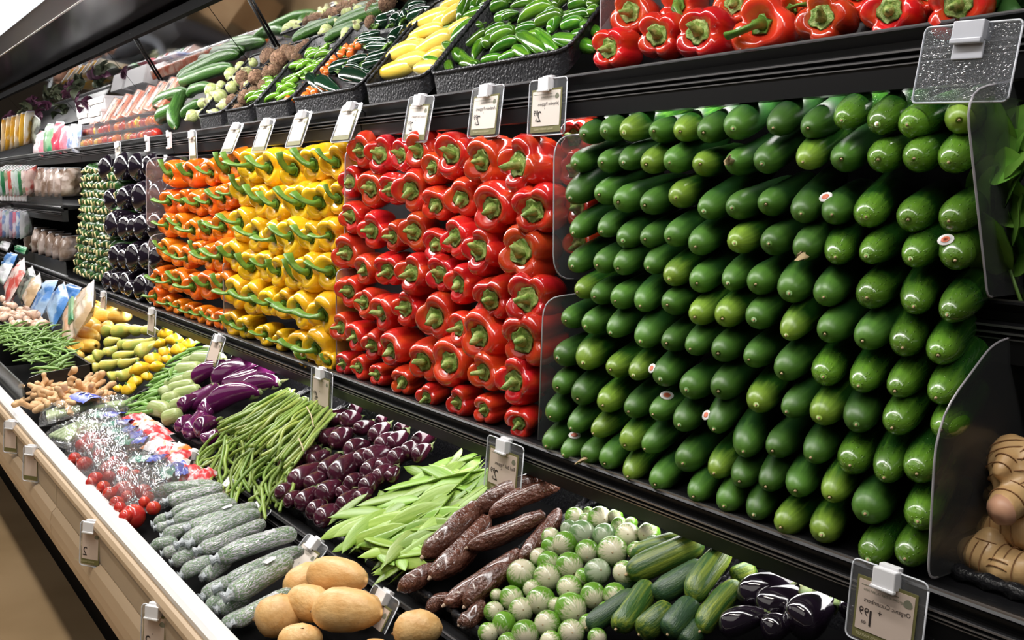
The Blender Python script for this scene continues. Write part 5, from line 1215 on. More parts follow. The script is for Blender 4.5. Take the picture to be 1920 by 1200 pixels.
POB = [spindle('poblano', [(0, 0), (.01, .15), (.06, .36), (.2, .62), (.45, .86), (.7, 1), (.88, .98), (.97, .75), (.95, .3), (.93, 0)], M_pob, 16, bend=b, lob=3, la=.08, rough=.1, seed=s) for b, s in ((.2, 1), (-.15, 2))]
bl_ = [(950,690,800,600,130),(830,710,735,590,130),(1220,630,975,560,135),(1230,570,1000,510,110),(1080,470,890,530,110),(1190,430,1030,480,100),(1340,370,1165,470,135),(1300,300,1085,340,95),(1480,190,1330,330,125),(1390,70,1240,190,130),(1330,140,1220,190,90),(1490,-10,1420,160,100),(1690,70,1470,130,100),(1340,340,1170,360,100),(1460,320,1340,430,110),(1300,440,1140,500,110),(1450,100,1340,190,110),(1600,20,1480,80,110),(1250,240,1110,290,90)]
bl_.sort(key=lambda t: t[1] + t[3])
def upz(name, meshes, L, org, label, cat, group, parts, h0=-.005, h1=-.02, wf=.5):
    for i, (x0, y0, x1, y1, wd) in enumerate(L):
        a = (org[0] + x0 * org[2], org[1] + y0 * org[2]); b = (org[0] + x1 * org[2], org[1] + y1 * org[2])
        p, q = up(*a, h0), up(*b, h1); rad = wf * wd * org[2] * mpp((p + q) / 2)
        thing(name, meshes[i % len(meshes)], fr(p, q - p, ((q - p).length, rad, rad), R.uniform(-.8, .8)), label.format(nth(i)), cat, group, parts)
upz('poblano', POB, bl_, U2, 'dark glossy poblano chili, {} from the top of its heap', 'chili', 'poblano chilies heaped on the upper shelf', [('stem', CST)], -.02, -.005)
HAB = [spindle('orange_chili', [(0, 0), (.05, .4), (.2, .8), (.5, 1), (.75, .85), (.93, .55), (1, .05)], M_hab, 12, lob=4, la=.12, rough=.1, seed=s) for s in (1, 2)]
hl = [(560,750,70),(620,745,70),(690,725,70),(750,730,70),(725,675,65),(690,640,60),(760,690,60),(830,525,60),(870,485,60),(905,445,65),(960,405,70),(1000,365,75),(1050,365,70),(1080,320,60),(1030,400,65),(850,540,50),(1090,350,50),(640,760,60)]
hl.sort(key=lambda t: t[1])
for i, (x, y, wd) in enumerate(hl):
    p = up(U2[0] + x * U2[2], U2[1] + y * U2[2], .004); rad = .5 * wd * U2[2] * mpp(p); d = Vector((R.uniform(-1, 1), R.uniform(-.5, .5), R.uniform(-1, .3))).normalized()
    thing('orange_chili', HAB[i % 2], fr(p - d * rad, d, (2.2 * rad, rad, rad)), f'small wrinkled orange chili, {nth(i)} from the top', 'chili', 'small orange chilies on the upper shelf', [('stem', CST)])
rr = random.Random(13)
SLIM = [spindle('slim_green_chili', hprof, M_slim, 10, bend=b, bend2=c, rough=.06, seed=s) for b, c, s in ((1, .5, 1), (-.8, .8, 2), (.4, -.8, 3))]
for i in range(52):
    t = rr.random(); f = rr.random()
    c = Vector((200 + 20 * f, 800)).lerp(Vector((620, 420)), t).lerp(Vector((520, 760)).lerp(Vector((900, 370)), t), f)
    if t > .8: c += Vector((rr.uniform(0, 150) * (t - .8) / .2, -60 * (t - .8) / .2))
    a = (U2[0] + (c.x - rr.uniform(30, 60)) * U2[2], U2[1] + (c.y + rr.uniform(5, 35)) * U2[2]); b = (U2[0] + (c.x + rr.uniform(50, 90)) * U2[2], U2[1] + (c.y - rr.uniform(5, 45)) * U2[2])
    p, q = up(*a, .0), up(*b, -.012)
    thing('slim_green_chili', SLIM[i % 3], fr(p, q - p, ((q - p).length, .0105, .0105), rr.uniform(0, 6)), 'slim bright green chili in the heap between the hairy roots and poblanos', 'chili', 'slim green chilies on the upper shelf', [('stem', CST)])
M_taro = mat('hairy_root_skin', (0.13, 0.065, 0.035), .8, col2=(0.34, 0.20, 0.12), scale=3, stretch=(5, 1, 1), bump=1.0, bscale=7, bstretch=(3, 1, 1), vary=.2)
TARO = [spindle('hairy_root', [(0, .05), (.03, .3), (.12, .68), (.3, .95), (.5, 1), (.72, .85), (.9, .5), (.98, .25), (1, .02)], M_taro, 14, rough=.2, seed=s) for s in (1, 2)]
THAIR = [joinvf([tube_vf([(t, .9 * r * math.cos(a), .9 * r * math.sin(a)), (t + .05, 1.15 * r * math.cos(a), 1.15 * r * math.sin(a)), (t + .14, 1.22 * r * math.cos(a + .3), 1.22 * r * math.sin(a + .3))], [.03, .02, .01], 4) for t in (.2, .4, .6, .8) for r in (.85,) for a in [k * .7 for k in range(9)]])]
THR = mk('root_hairs', THAIR[0][0], THAIR[0][1], M_scar)
tr = [(150,755,95),(240,740,115),(220,590,115),(330,590,135),(240,650,85),(310,690,80),(420,430,140),(420,560,110),(500,440,140),(545,395,110),(600,405,110),(630,440,90),(700,335,85),(120,830,80),(380,650,90),(460,530,100),(190,820,80),(660,370,90),(1180,170,100),(1210,60,120),(1300,30,120),(1180,90,90)]  # the last entries stand in for corms reflected in the mirror
tr.sort(key=lambda t: t[1])
for i, (x, y, wd) in enumerate(tr):
    p = up(U2[0] + x * U2[2], U2[1] + y * U2[2], .0); rad = .5 * wd * U2[2] * mpp(p); d = Vector((R.uniform(-.6, .6), R.uniform(-1, .2), R.uniform(-.3, .6))).normalized()
    thing('hairy_root', TARO[i % 2], fr(p - d * rad, d, (2.3 * rad, rad, rad)), f'brown hairy corm, {nth(i)} from the top of the brown heap', 'root vegetable', 'brown hairy corms on the upper shelf', [('root_hairs', THR)])
M_tmt = mat('tomatillo_skin', (0.42, 0.50, 0.14), .35, col2=(0.62, 0.66, 0.36), scale=3, stretch=(.6, 2, 2), vary=.14)
TMT = spindle('tomatillo', sph, M_tmt, 14, lob=5, la=.04)
HUSK = spindle('papery_husk', [(.55, 1.02), (.75, .80), (.95, .45), (1.12, .22), (1.2, .26), (1.1, .1)], mat('papery_husk', (0.52, 0.54, 0.28), .7, col2=(0.68, 0.62, 0.42), scale=4), 12, rough=.15)
U1 = (0, 0, .25)
tq = [(1445,870,95),(1530,860,95),(1610,860,90),(1520,775,80),(1590,780,115),(1590,680,115),(1650,725,115),(1660,645,80),(1740,655,95),(1740,560,115),(1800,605,95),(1810,505,90),(1855,545,90),(1690,790,100),(1860,640,70),(1900,470,70),(2520,120,120),(2560,190,100),(2640,40,110),(2700,90,110),(2450,230,100),(2600,250,90),(2690,190,90)]  # the far-right entries stand in for tomatillos reflected in the mirror
tq.sort(key=lambda t: t[1])
for i, (x, y, wd) in enumerate(tq):
    p = up(x * .25, y * .25, .0); rad = .5 * wd * .25 * mpp(p); d = Vector((R.uniform(-.6, .6), R.uniform(-1, .2), R.uniform(-.8, .6))).normalized()
    thing('tomatillo', TMT, fr(p - d * rad, d, (2 * rad, rad, rad)), f'pale green tomatillo, {nth(i)} from the top of its heap', 'tomatillo', 'tomatillos heaped on the upper shelf', [('papery_husk', HUSK)])
M_lc = mat('long_cucumber_skin', (0.025, 0.085, 0.012), .35, col2=(0.07, 0.18, 0.03), scale=2, stretch=(.3, 3, 3), vary=.2, bump=.3, bscale=8)
LCU = [spindle('long_cucumber', wprof, M_lc, 14, bend=b, rough=.06, seed=s, lob=8, la=.03) for b, s in ((.5, 1), (1.1, 2))]
upz('long_cucumber', LCU, [(1335,590,1680,410,85),(1340,625,1790,405,105),(1275,670,1740,500,100),(1160,800,1420,710,95),(1195,900,1360,820,115),(1310,960,1400,700,100),(1370,880,1520,770,85),(1420,720,1600,660,80),(2520,210,2900,60,120),(2200,300,2560,150,95),(2680,80,3000,-40,110),(2440,300,2700,200,90)], U1,  # the last entries stand in for cucumbers reflected in the mirror
    'long ridged dark green cucumber, {} in the row between tomato packs and tomatillos', 'cucumber', 'long cucumbers on the upper shelf', [('stem_end', PTIP)], .0, -.01)

# ------------------------------------------------------------------ tomato packs
M_pack = clear('pack_plastic', .08, (.98, .98, .98), .05, .06, facing=.35)
SMT = {k: spindle('small_tomato', sph, m, 10, lob=4, la=.03) for k, m in (('red', M_tom), ('orange', mat('orange_tomato_skin', (.80, .20, .03), .25, coat=.3)), ('yellow', mat('yellow_tomato_skin', (.80, .48, .06), .25, coat=.3)))}
M_plab = mat('pack_label', (.70, .68, .66), .4, col2=(.12, .10, .10), scale=30, lo=.56, hi=.6)
K8 = (130, 80, .16667)
def k8(x, y, yy): return on_y(K8[0] + x * K8[2], K8[1] + y * K8[2], yy)
cnt = 0
for row, (pts, yy) in enumerate(((((140,1130),(960,1020)), 1.125), (((160,1010),(1010,850)), 1.175))):
    a, b = Vector(pts[0]), Vector(pts[1]); npk = 5
    for k in range(npk):
        s0, s1 = k / npk, (k + 1) / npk - .02
        p0 = k8(*a.lerp(b, s0), yy); p1 = k8(*a.lerp(b, s1), yy)
        x0, x1 = sorted((p0.x, p1.x)); zc = (p0.z + p1.z) / 2; hh = .030
        o = link('tomato_pack', None, Matrix.Translation(((x0 + x1) / 2, yy, zc))); o['label'] = f'clear pack of small mixed tomatoes, {"bottom" if row == 0 else "second"} row, {nth(k)} from the left'; o['category'] = 'tomato pack'; o['group'] = 'clear packs of small tomatoes'
        w2 = (x1 - x0) / 2
        link('pack_lid', boxes('pack_lid', [(-w2, w2, -.018, .06, hh - .004, hh)], M_pack), None, o)
        link('pack_base', boxes('pack_base', [(-w2, w2, -.018, .06, -hh, -hh + .003), (-w2, w2, -.018, -.0165, -hh, hh), (-w2, -w2 + .0015, -.018, .06, -hh, hh), (w2 - .0015, w2, -.018, .06, -hh, hh)], M_pack), None, o)
        link('pack_rim', boxes('pack_rim', [(-w2 - .003, w2 + .003, -.022, .064, hh - .008, hh - .004)], M_clear), None, o)
        nt = 6
        for j in range(nt):
            key = rr.choice(('red', 'red', 'orange', 'orange', 'yellow'))
            r = rr.uniform(.021, .026); xx = x0 + (j + .5) * (x1 - x0) / nt
            thing('small_tomato', SMT[key], fr((xx, yy + .012, zc - .004 + rr.uniform(-.004, .004) - r), (rr.uniform(-.3, .3), rr.uniform(-.3, .3), 1), (2 * r, r, r)), f'small {key} tomato in the {"bottom" if row == 0 else "second"} row of packs, {nth(k * nt + j)} from the left', 'tomato', 'small tomatoes in clear packs')
# upright packs with labels behind
for k in range(7):
    a = Vector((330, 800)).lerp(Vector((1090, 545)), k / 6)
    p = k8(a.x, a.y, 1.235)
    M = Matrix.Translation(p) @ Matrix.Rotation(-.55, 4, 'X') @ Matrix.Rotation(.15, 4, 'Y')
    o = link('tomato_pack', boxes('tomato_pack', [(-.075, .075, 0, .045, -.075, .07)], mat('pack_fill' + '', (.66, .15, .06), .3, col2=(.80, .55, .42), scale=14, lo=.45, hi=.6, vary=.1), .006), M)
    o['label'] = f'upright tomato pack with a paper label behind the clear packs, {nth(k)} from the left'; o['category'] = 'tomato pack'; o['group'] = 'labelled tomato packs'
    link('paper_label', boxes('paper_label', [(-.030, .028, -.003, .001, -.055, .06)], M_plab), None, o)
    link('film_cover', boxes('film_cover', [(-.077, .077, -.005, .047, -.077, .072)], M_pack, .006), None, o)
# white cartons
M_cart = mat('white_carton', (.58, .57, .58), .5)
for i, (x, y, w_, h_) in enumerate(((75,690,120,130),(210,650,200,120),(95,800,130,110),(220,780,150,110))):
    p = k8(x, y, 1.21 + .03 * (i < 2)); q = k8(x + w_, y + h_, 1.21 + .03 * (i < 2))
    o = thing('white_carton', boxes('white_carton', [(p.x, q.x - .006, p.y, p.y + .09, q.z + .004, p.z)], M_cart, .003), None, f'plain white carton beside the tomato packs, {("upper left", "upper right", "lower left", "lower right")[i]} of four', 'carton', 'white cartons on the upper shelf')
    link('carton_lid', boxes('carton_lid', [(p.x - .003, q.x - .003, p.y - .003, p.y + .093, p.z - .012, p.z + .001)], M_cart, .002), None, o)
    link('carton_flap', boxes('carton_flap', [(p.x + .02, q.x - .03, p.y - .005, p.y - .002, p.z - .03, p.z - .012)], M_cardw), None, o)
# ------------------------------------------------------------------ bags and packets at the far left
def pillow(name, w_, h_, th, seed, m, nx=8, ny=10, tip=.0):
    V = []
    for sgn in (-1, 1):
        for i in range(nx + 1):
            for j in range(ny + 1):
                a, b = i / nx * 2 - 1, j / ny * 2 - 1
                env = max(0, 1 - abs(a) ** 3) ** .6 * max(0, 1 - abs(b) ** 4) ** .6
                c = mnoise.noise((a * 2 + seed * 5, b * 3, sgn)) * .5 + mnoise.noise((a * 5 + seed, b * 7, sgn * 3)) * .25
                wob = 1 + .05 * mnoise.noise((b * 3, seed * 2.1, 0))
                V.append((a * w_ / 2 * wob * (1 - tip * max(0, b)), sgn * th / 2 * env * (1 + c), b * h_ / 2))
    W = ny + 1; F = []
    for g in (0, 1):
        o = g * (nx + 1) * W
        for i in range(nx):
            for j in range(ny):
                f = (o + i * W + j, o + (i + 1) * W + j, o + (i + 1) * W + j + 1, o + i * W + j + 1); F.append(f if g == 0 else f[::-1])
    return mk(name, V, F, m)
def print_mat(name, a, b, sc=10, lo=.45, hi=.55, rough=.3):
    return mat(name, a, rough, col2=b, scale=sc, lo=lo, hi=hi, bump=.7, bscale=30, coat=.3)
PM = {'blue': print_mat('blue_bag_film', (.06, .20, .50), (.35, .50, .70), 9), 'white': print_mat('white_bag_film', (.75, .76, .80), (.40, .50, .42), 14, .5, .62), 'brown': print_mat('mushroom_bag', (.20, .13, .09), (.55, .45, .40), 16, .42, .62),
      'carrot': print_mat('carrot_bag', (.72, .36, .18), (.70, .60, .50), 9, .42, .6), 'dark': print_mat('dark_bag', (.03, .035, .03), (.20, .22, .18), 9), 'red': print_mat('red_bag', (.62, .10, .08), (.75, .60, .55), 12), 'yellow': print_mat('yellow_packet', (.72, .42, .05), (.80, .72, .60), 9, .45, .55),
      'pink': print_mat('pink_packet', (.75, .22, .28), (.85, .72, .74), 12), 'green': print_mat('green_packet', (.03, .22, .09), (.25, .42, .25), 8), 'crimson': print_mat('crimson_packet', (.60, .05, .10), (.66, .12, .16), 8), 'tan': print_mat('tan_bag', (.55, .38, .22), (.72, .60, .48), 12), 'stripe': print_mat('striped_packet', (.70, .70, .68), (.30, .40, .25), 20, .48, .58), 'bluew': print_mat('blue_white_packet', (.70, .72, .80), (.25, .35, .62), 16, .5, .58)}
M_seal = mat('bag_seal', (.70, .70, .74), .3)
def packet(px, py, wpx, hpx, y, key, label, group, th=.03, lean=.25, yaw=0.0, roll=0.0, name='packet', tip=.15, cat='packet', band=None, seed=None, wmax=.30):
    """a bag standing on a shelf; centre and size read from the photograph, real depth y"""
    p = on_y(px, py, y); m = mpp(p)
    h_ = hpx * m
    a = on_y(px - wpx / 2, py, y); b = on_y(px + wpx / 2, py, y); w_ = min(abs(b.x - a.x), wmax)
    M = Matrix.Translation(p) @ Matrix.Rotation(yaw, 4, 'Z') @ Matrix.Rotation(-lean, 4, 'X') @ Matrix.Rotation(roll, 4, 'Y')
    o = thing(name, pillow(name, w_, h_, th, seed if seed is not None else R.uniform(0, 50), PM[key], tip=tip), M, label, cat, group)
    link('top_seal', boxes('top_seal', [(-w_ * .40, w_ * .40, -.002, .002, h_ * .46, h_ * .515)], M_seal), None, o)
    if band: link('printed_band', boxes('printed_band', [(-w_ * .32, w_ * .32, -th * .62, -th * .40, -h_ * .12 + band[1] * h_, h_ * .12 + band[1] * h_)], PM[band[0]], .002), None, o)
    return o
L2 = (0, 290, .225)
def l2(x, y): return L2[0] + x * L2[2], L2[1] + y * L2[2]
# two short shelves of mushrooms bags, sections beyond the small squash
def short_shelf(label, y, ztop, h, x0, x1, fence=None):
    t = link('short_shelf', None); t['label'] = label; t['category'] = 'shelf'; t['group'] = 'short shelves at the far left'
    rail('price_rail', y, ztop, h, x0, x1, t)
    link('shelf_panel', extrude('shelf_panel', [(y + .01, ztop - .006), (1.35, ztop + .03), (1.35, ztop + .015), (y + .01, ztop - .02)], x0, x1, M_black), None, t)
    if fence: link('clear_fence', boxes('clear_fence', [(x0, x1, y + .004, y + .007, ztop, ztop + fence)], M_smoke), None, t)
zA = on_y(*l2(430, 425), 1.0).z; zB = on_y(*l2(100, 385), 1.0).z; zC = on_y(*l2(120, 690), 1.0).z
short_shelf('short black shelf with clear fence holding the upper brown bags', 1.0, zA, .075, -6.88, -5.37, .062)
short_shelf('short shelf holding the upper hanging packets at the far left', 1.0, zB, .05, -9.9, -6.92)
short_shelf('short shelf holding the lower hanging packets at the far left', 1.0, zC, .05, -9.9, -6.92)
o = thing('clear_fence', boxes('clear_fence', [(-6.88, -5.37, 1.004, 1.007, 1.056, 1.125)], M_smoke), None, 'scuffed clear fence before the lower brown bags on the middle shelf', 'fence'); link('fence_foot', boxes('fence_foot', [(-6.88, -5.37, 1.002, 1.012, 1.054, 1.06)], M_hedge), None, o)
for i in range(6):
    packet(*l2(320 + i * 56, 235 - (i % 2) * 8), 17, 52, 1.05, 'brown', f'brown bag in clear film on the short shelf, {nth(i)} from the left', 'brown bags on the short shelf', .07, .12, yaw=-.85, wmax=.15, tip=.35, name='brown_bag', cat='bag')
for i in range(6):
    packet(*l2(285 + i * 60, 690 + i * 18), 16, 46, 1.05, 'brown', f'brown bag in clear film on the middle shelf, {nth(i)} from the left', 'brown bags on the middle shelf', .07, .12, yaw=-.85, wmax=.15, tip=.35, name='brown_bag', cat='bag')
for i in range(10):
    packet(*l2(20 + i * 27, 215), 9, 48, .99, ('stripe', 'white', 'green', 'stripe', 'red')[i % 5], f'slim {("green and white", "white", "dark green", "green and white", "red")[i % 5]} packet standing on the upper left shelf, {nth(i)} from the left', 'slim packets on the upper left shelf', .03, .1, yaw=-.6, roll=.25, tip=.0)
for i in range(9):
    o = thing('price_chip', boxes('price_chip', [(-.03, .03, -.008, 0, -.022, .022), (-.026, .026, -.010, -.008, -.016, .004)], M_white, .002), Matrix.Translation(on_y(*l2(15 + i * 25, 356), .994)), f'small white price chip on the far left rail, {nth(i)} from the left', 'price tag', 'small price chips at the far left')
    link('red_print', boxes('red_print', [(-.02, .02, -.0115, -.010, .006, .016)], PM['red']), None, o)
for i in range(8):
    packet(*l2(25 + i * 28, 555 + i * 3), 10, 50, .99, ('bluew', 'pink', 'bluew', 'white')[i % 4], f'slim {("blue and white", "pink", "blue and white", "white")[i % 4]} packet on the lower left shelf, {nth(i)} from the left', 'slim packets on the lower left shelf', .03, .1, yaw=-.55, roll=.1, tip=.0)
# tier 2 bags (photo crop scale .16667 from 0,440)
def l4(x, y): return x * .16667, 440 + y * .16667
for i, (x, y, w_, h_, yy, key, lb, kw) in enumerate(((480,720,130,450,.86,'blue','blue film bag standing left of the crumpled blue bag',dict(roll=-.1)),(650,790,190,380,.84,'blue','crumpled pale blue film bag beside the bagged carrots',dict(roll=.25)),(800,660,160,200,.93,'blue','blue film bag behind the bagged carrots',{}),(820,950,330,330,.83,'carrot','clear bag of carrots with a green label',dict(roll=.45, band=('green', .28))),
        (110,300,190,200,.90,'blue','bright blue bag with white top at the far left',{}),(50,430,90,250,.86,'white','white bag at the far left end of the tray row',{}),(170,520,160,420,.82,'red','tall clear bag of red and orange vegetables',dict(roll=.3)),(300,560,110,330,.85,'dark','dark film bag beside the tall red bag',dict(roll=.2)),(370,640,90,330,.84,'tan','tan bag with orange print beside the blue bags',dict(roll=.3)),(950,800,160,380,.86,'tan','bag of pale roots beside the golden squash',dict(roll=.5)),(240,170,150,90,.95,'green','green-edged packet under the short shelf',{}),(60,130,160,110,.97,'white','crumpled white bag under the short shelf',{}))):
    packet(*l4(x, y), w_ * .16667, h_ * .16667, yy, key, lb, 'bags in the tray row at the far left', .05, .5, name='vegetable_bag', cat='bag', **kw)
# upper shelf packets (crop scale .1167 from 0,180)
def l1(x, y): return x * .1167, 180 + y * .1167
for i in range(6):
    packet(*l1(110 + i * 72, 620 - i * 22), 8.5, 60, 1.10, 'yellow', f'yellow packet with white print on the upper shelf, {nth(i)} from the left', 'yellow packets on the upper shelf', .03, .15, yaw=-.5, roll=.1, tip=0)
packet(*l1(565, 560), 16, 52, 1.12, 'dark', 'black packet with yellow edge beside the yellow packets', 'packets on the upper shelf', .03, .15, roll=.2, tip=0)
for i, (x, y, w_, h_, key, lb) in enumerate(((640,760,160,400,'pink','pale pink packet on the upper shelf'),(790,690,120,480,'green','dark green packet between pink packets'),(940,670,150,500,'crimson','crimson packet with small white print'),(1050,700,110,420,'pink','pink and orange packet before the blue and white packet'),(1200,680,240,440,'bluew','white packet with blue lettering-like print by the cartons'))):
    packet(*l1(x, y), w_ * .1167, h_ * .1167, 1.12, key, lb, 'packets on the upper shelf', .04, .15, roll=.06, tip=.1)
# leafy bunches standing in for dim mirror reflections, dimness put into the colour
M_pleaf = mat('dimmed_purple_leaf', (.05, .012, .03), .5, col2=(.13, .04, .09), scale=12, vary=.3); M_dleaf = mat('dimmed_green_leaf', (.022, .035, .015), .5, col2=(.09, .10, .06), scale=12, vary=.3)
def leaf_mesh(name, seed, m, L=.1, W=.05, curl=.02):
    rr = random.Random(seed); V = []; n = 7; ny = 4
    for i in range(n + 1):
        t = i / n; wv = W * math.sin(PI * min(1, t * .92 + .06)) ** .7
        for j in range(ny + 1):
            b = j / ny * 2 - 1
            V.append((t * L, b * wv, curl * 4 * t * (1 - t) + abs(b) * curl * .7 + .12 * W * mnoise.noise((t * 4 + seed, b * 2, seed))))
    for i in range(n + 1):
        for j in range(ny + 1): pass
    k = len(V); V += [(x, y, z - .0012) for x, y, z in V]
    F = []
    for i in range(n):
        for j in range(ny):
            f = (i * 5 + j, (i + 1) * 5 + j, (i + 1) * 5 + j + 1, i * 5 + j + 1); F += [f, tuple(q + k for q in f[::-1])]
    return mk(name, V, F, m)
rr = random.Random(3)
for i, (px, py, key) in enumerate(((20,222,0),(52,205,1),(88,198,0),(112,178,1),(140,172,0),(165,196,0),(30,236,1),(70,218,0),(120,205,1),(150,160,1))):
    p = on_y(px, py, 1.25); o = link('reflected_bunch', None, Matrix.Translation(p)); o['label'] = f'{"purple" if key == 0 else "grey-green"} leafy bunch standing in for a mirror reflection behind the packets, {nth(i)} of ten'; o['category'] = 'leafy bunch'; o['group'] = 'leafy bunches standing in for reflections'
    for k in range(9):
        d = Vector((rr.uniform(-1, 1), rr.uniform(-1, .1), rr.uniform(-.3, 1)))
        link('leaf', leaf_mesh('leaf', i * 10 + k, M_pleaf if key == 0 else M_dleaf, rr.uniform(.05, .09), rr.uniform(.018, .032)), fr(Vector((rr.uniform(-.06, .06), 0, -.03)), d), o)

# ------------------------------------------------------------------ right-hand section: greens above, knobbly roots below
t = link('short_shelf', None); t['label'] = 'short black shelf end with grooved rail holding the leafy greens'; t['category'] = 'shelf'; t['group'] = 'short shelf at the right'
rail('price_rail', 1.135, 1.368, .075, -.69, .8, t)
link('shelf_panel', extrude('shelf_panel', [(1.145, 1.362), (1.5, 1.39), (1.5, 1.37), (1.145, 1.345)], -.69, .8, M_black), None, t)
tray(-.68, -.30, 1.15, 1.40, 1.435, 1.50, .05, 'black woven tray of leafy greens on the short right shelf', 'black trays at the right', .010)
M_spin = mat('spinach_leaf', (0.12, 0.32, 0.035), .35, col2=(0.20, 0.42, 0.06), scale=14, vary=.35, coat=.2, coords='Object')
M_lstalk = mat('leaf_stalk', (0.22, 0.42, 0.08), .4)
o = link('leafy_greens', None, Matrix.Translation(on_y(1890, 470, 1.14))); o['label'] = 'bunch of broad bright green leaves in the tray at the right edge'; o['category'] = 'leafy greens'
C0 = on_y(1890, 470, 1.14)
for k, (px, py, L, W, dx, dy, dz, yy) in enumerate(((1893,505,.085,.040,-.4,-.3,.85,1.13),(1875,330,.075,.030,.8,-.3,.5,1.13),(1890,320,.08,.034,.5,-.2,1,1.14),(1870,325,.05,.022,1,-.3,.1,1.12),(1910,340,.08,.04,.2,-.2,1,1.15),(1872,420,.07,.016,.1,-.3,1,1.13),(1880,405,.08,.02,1,-.2,.05,1.14),(1900,440,.07,.045,.4,-.4,.7,1.15),(1912,300,.08,.03,-.3,-.3,1,1.14),(1905,500,.09,.04,.6,-.3,.6,1.16),(1880,260,.05,.03,.6,-.2,.9,1.15),(1915,400,.08,.05,-.2,-.5,.9,1.16),(1900,370,.08,.035,.5,-.5,.5,1.15),(1915,480,.08,.05,.0,-.5,.9,1.17),(1885,440,.09,.02,.3,-.1,1,1.16))):
    p = on_y(px, py, yy)
    link('leaf', leaf_mesh('leaf', 100 + k, M_spin, L, W, .012), fr(p - C0, (dx, dy, dz), up=(-.4, -1, .3)), o)
    V, F = tube_vf([p - C0, p - C0 + Vector((.01, .02, -.05)), p - C0 + Vector((.02, .04, -.1))], [.002, .0025, .003], 5); link('leaf_stalk', mk('leaf_stalk', V, F, M_lstalk), None, o)
# dark greens at the top right
C0 = on_y(1890, 60, 1.20); o = link('leafy_greens', None, Matrix.Translation(C0)); o['label'] = 'dark green leafy bunch on the upper shelf beyond the large red peppers'; o['category'] = 'leafy greens'
M_dkl = mat('dark_green_leaf', (0.018, 0.085, 0.015), .4, col2=(0.04, 0.15, 0.03), scale=14, vary=.3)
rr = random.Random(9)
for k in range(26):
    p = on_y(rr.uniform(1858, 1925), rr.uniform(-20, 66), rr.uniform(1.16, 1.28)) - C0
    link('leaf', leaf_mesh('leaf', 200 + k, M_dkl, rr.uniform(.04, .07), rr.uniform(.018, .032), .01), fr(p, (rr.uniform(-1, .6), rr.uniform(-.8, 0), rr.uniform(-1, 1)), up=(0, -1, .4)), o)
# tray and knobbly roots at the lower right
zt = on_y(1765, 1062, 1.05).z
tray(-.655, -.25, 1.05, 1.36, zt, zt + .055, .05, 'black woven tray of knobbly roots at the lower right', 'black trays at the right', .010)
M_gal = mat('knobbly_root_skin', (0.74, 0.48, 0.22), .38, col2=(0.62, 0.36, 0.15), scale=22, lo=.4, hi=.68, coat=.15, bump=.35, bscale=60, coords='Object')
M_galp = mat('pink_shoot', (0.70, 0.38, 0.24), .4)
M_ring = mat('brown_growth_ring', (0.34, 0.17, 0.07), .7)
def gal_root(label, segs, vox=.004):
    """segs: list of ((px,py,y,r), ...) chains of swollen joints"""
    parts = []; rings_ = []
    c0 = on_y(segs[0][0][0], segs[0][0][1], segs[0][0][2])
    for ch in segs:
        P = [on_y(x, y, yy) - c0 for x, y, yy, r in ch]; Rr = [r for *_, r in ch]
        pts, rd = [], []
        for i in range(len(P) - 1):
            n = 6
            for k in range(n):
                t = k / n; pts.append(P[i].lerp(P[i + 1], t)); rd.append((Rr[i] * (1 - t) + Rr[i + 1] * t) * (1 + .07 * math.sin(2 * PI * (k / n) * 2)))
        pts.append(P[-1]); rd.append(Rr[-1])
        d0 = (pts[0] - pts[1]).normalized(); d1 = (pts[-1] - pts[-2]).normalized()
        pts = [pts[0] + d0 * rd[0] * .55] + pts + [pts[-1] + d1 * rd[-1] * .55]; rd = [rd[0] * .55] + rd + [rd[-1] * .55]
        parts.append(tube_vf(pts, rd, 14))
        for i in range(2, len(pts) - 2, 3): rings_.append((pts[i], (pts[i + 1] - pts[i - 1]).normalized(), rd[i]))
    V, F = joinvf(parts); me = fuse('knobbly_root', mk('g', V, F), vox, M_gal)
    o = thing('knobbly_root', me, Matrix.Translation(c0), label, 'root vegetable', 'knobbly roots in the right tray')
    for c, d, r in rings_:
        u = d.orthogonal().normalized(); v = d.cross(u); pts = [c + (u * math.cos(a) + v * math.sin(a)) * r * 1.005 for a in [k * PI / 8 for k in range(17)]]
        V, F = tube_vf(pts, .0007, 4); link('growth_ring', mk('growth_ring', V, F, M_ring), None, o)
    return o
a = gal_root('upright knobbly root with a pink broken shoot at the right edge', [((1895,838,1.13,.022),(1900,868,1.12,.028),(1905,910,1.11,.026),(1925,940,1.11,.024)), ((1890,860,1.10,.012),(1872,888,1.08,.009)), ((1905,925,1.10,.020),(1880,955,1.07,.019)), ((1920,850,1.13,.024),(1940,870,1.13,.03))])
tp = on_y(1872, 890, 1.079); link('pink_shoot', spindle('pink_shoot', [(-.010, .1), (-.006, .8), (.004, 1), (.006, .3)], M_galp, 12), Matrix.Translation(-(on_y(1895, 838, 1.13))) @ fr(on_y(1876, 958, 1.063), Vector((.3, 1, .25)), (1, .0185, .0185)), a)
gal_root('long ringed knobbly root lying at the front of the right tray', [((1817,1030,1.09,.019),(1850,1045,1.09,.022),(1890,1062,1.09,.022),(1930,1075,1.09,.022)), ((1850,1045,1.09,.018),(1862,1005,1.10,.017)), ((1880,1060,1.08,.016),(1870,1080,1.07,.012))])
gal_root('knobbly root lying behind the long ringed one', [((1850,995,1.12,.016),(1890,990,1.12,.022),(1930,995,1.12,.024)), ((1890,990,1.12,.02),(1910,965,1.13,.018))])
gal_root('small knobbly root half hidden at the back of the right tray', [((1855,935,1.17,.012),(1875,925,1.18,.016),(1895,945,1.18,.016))])

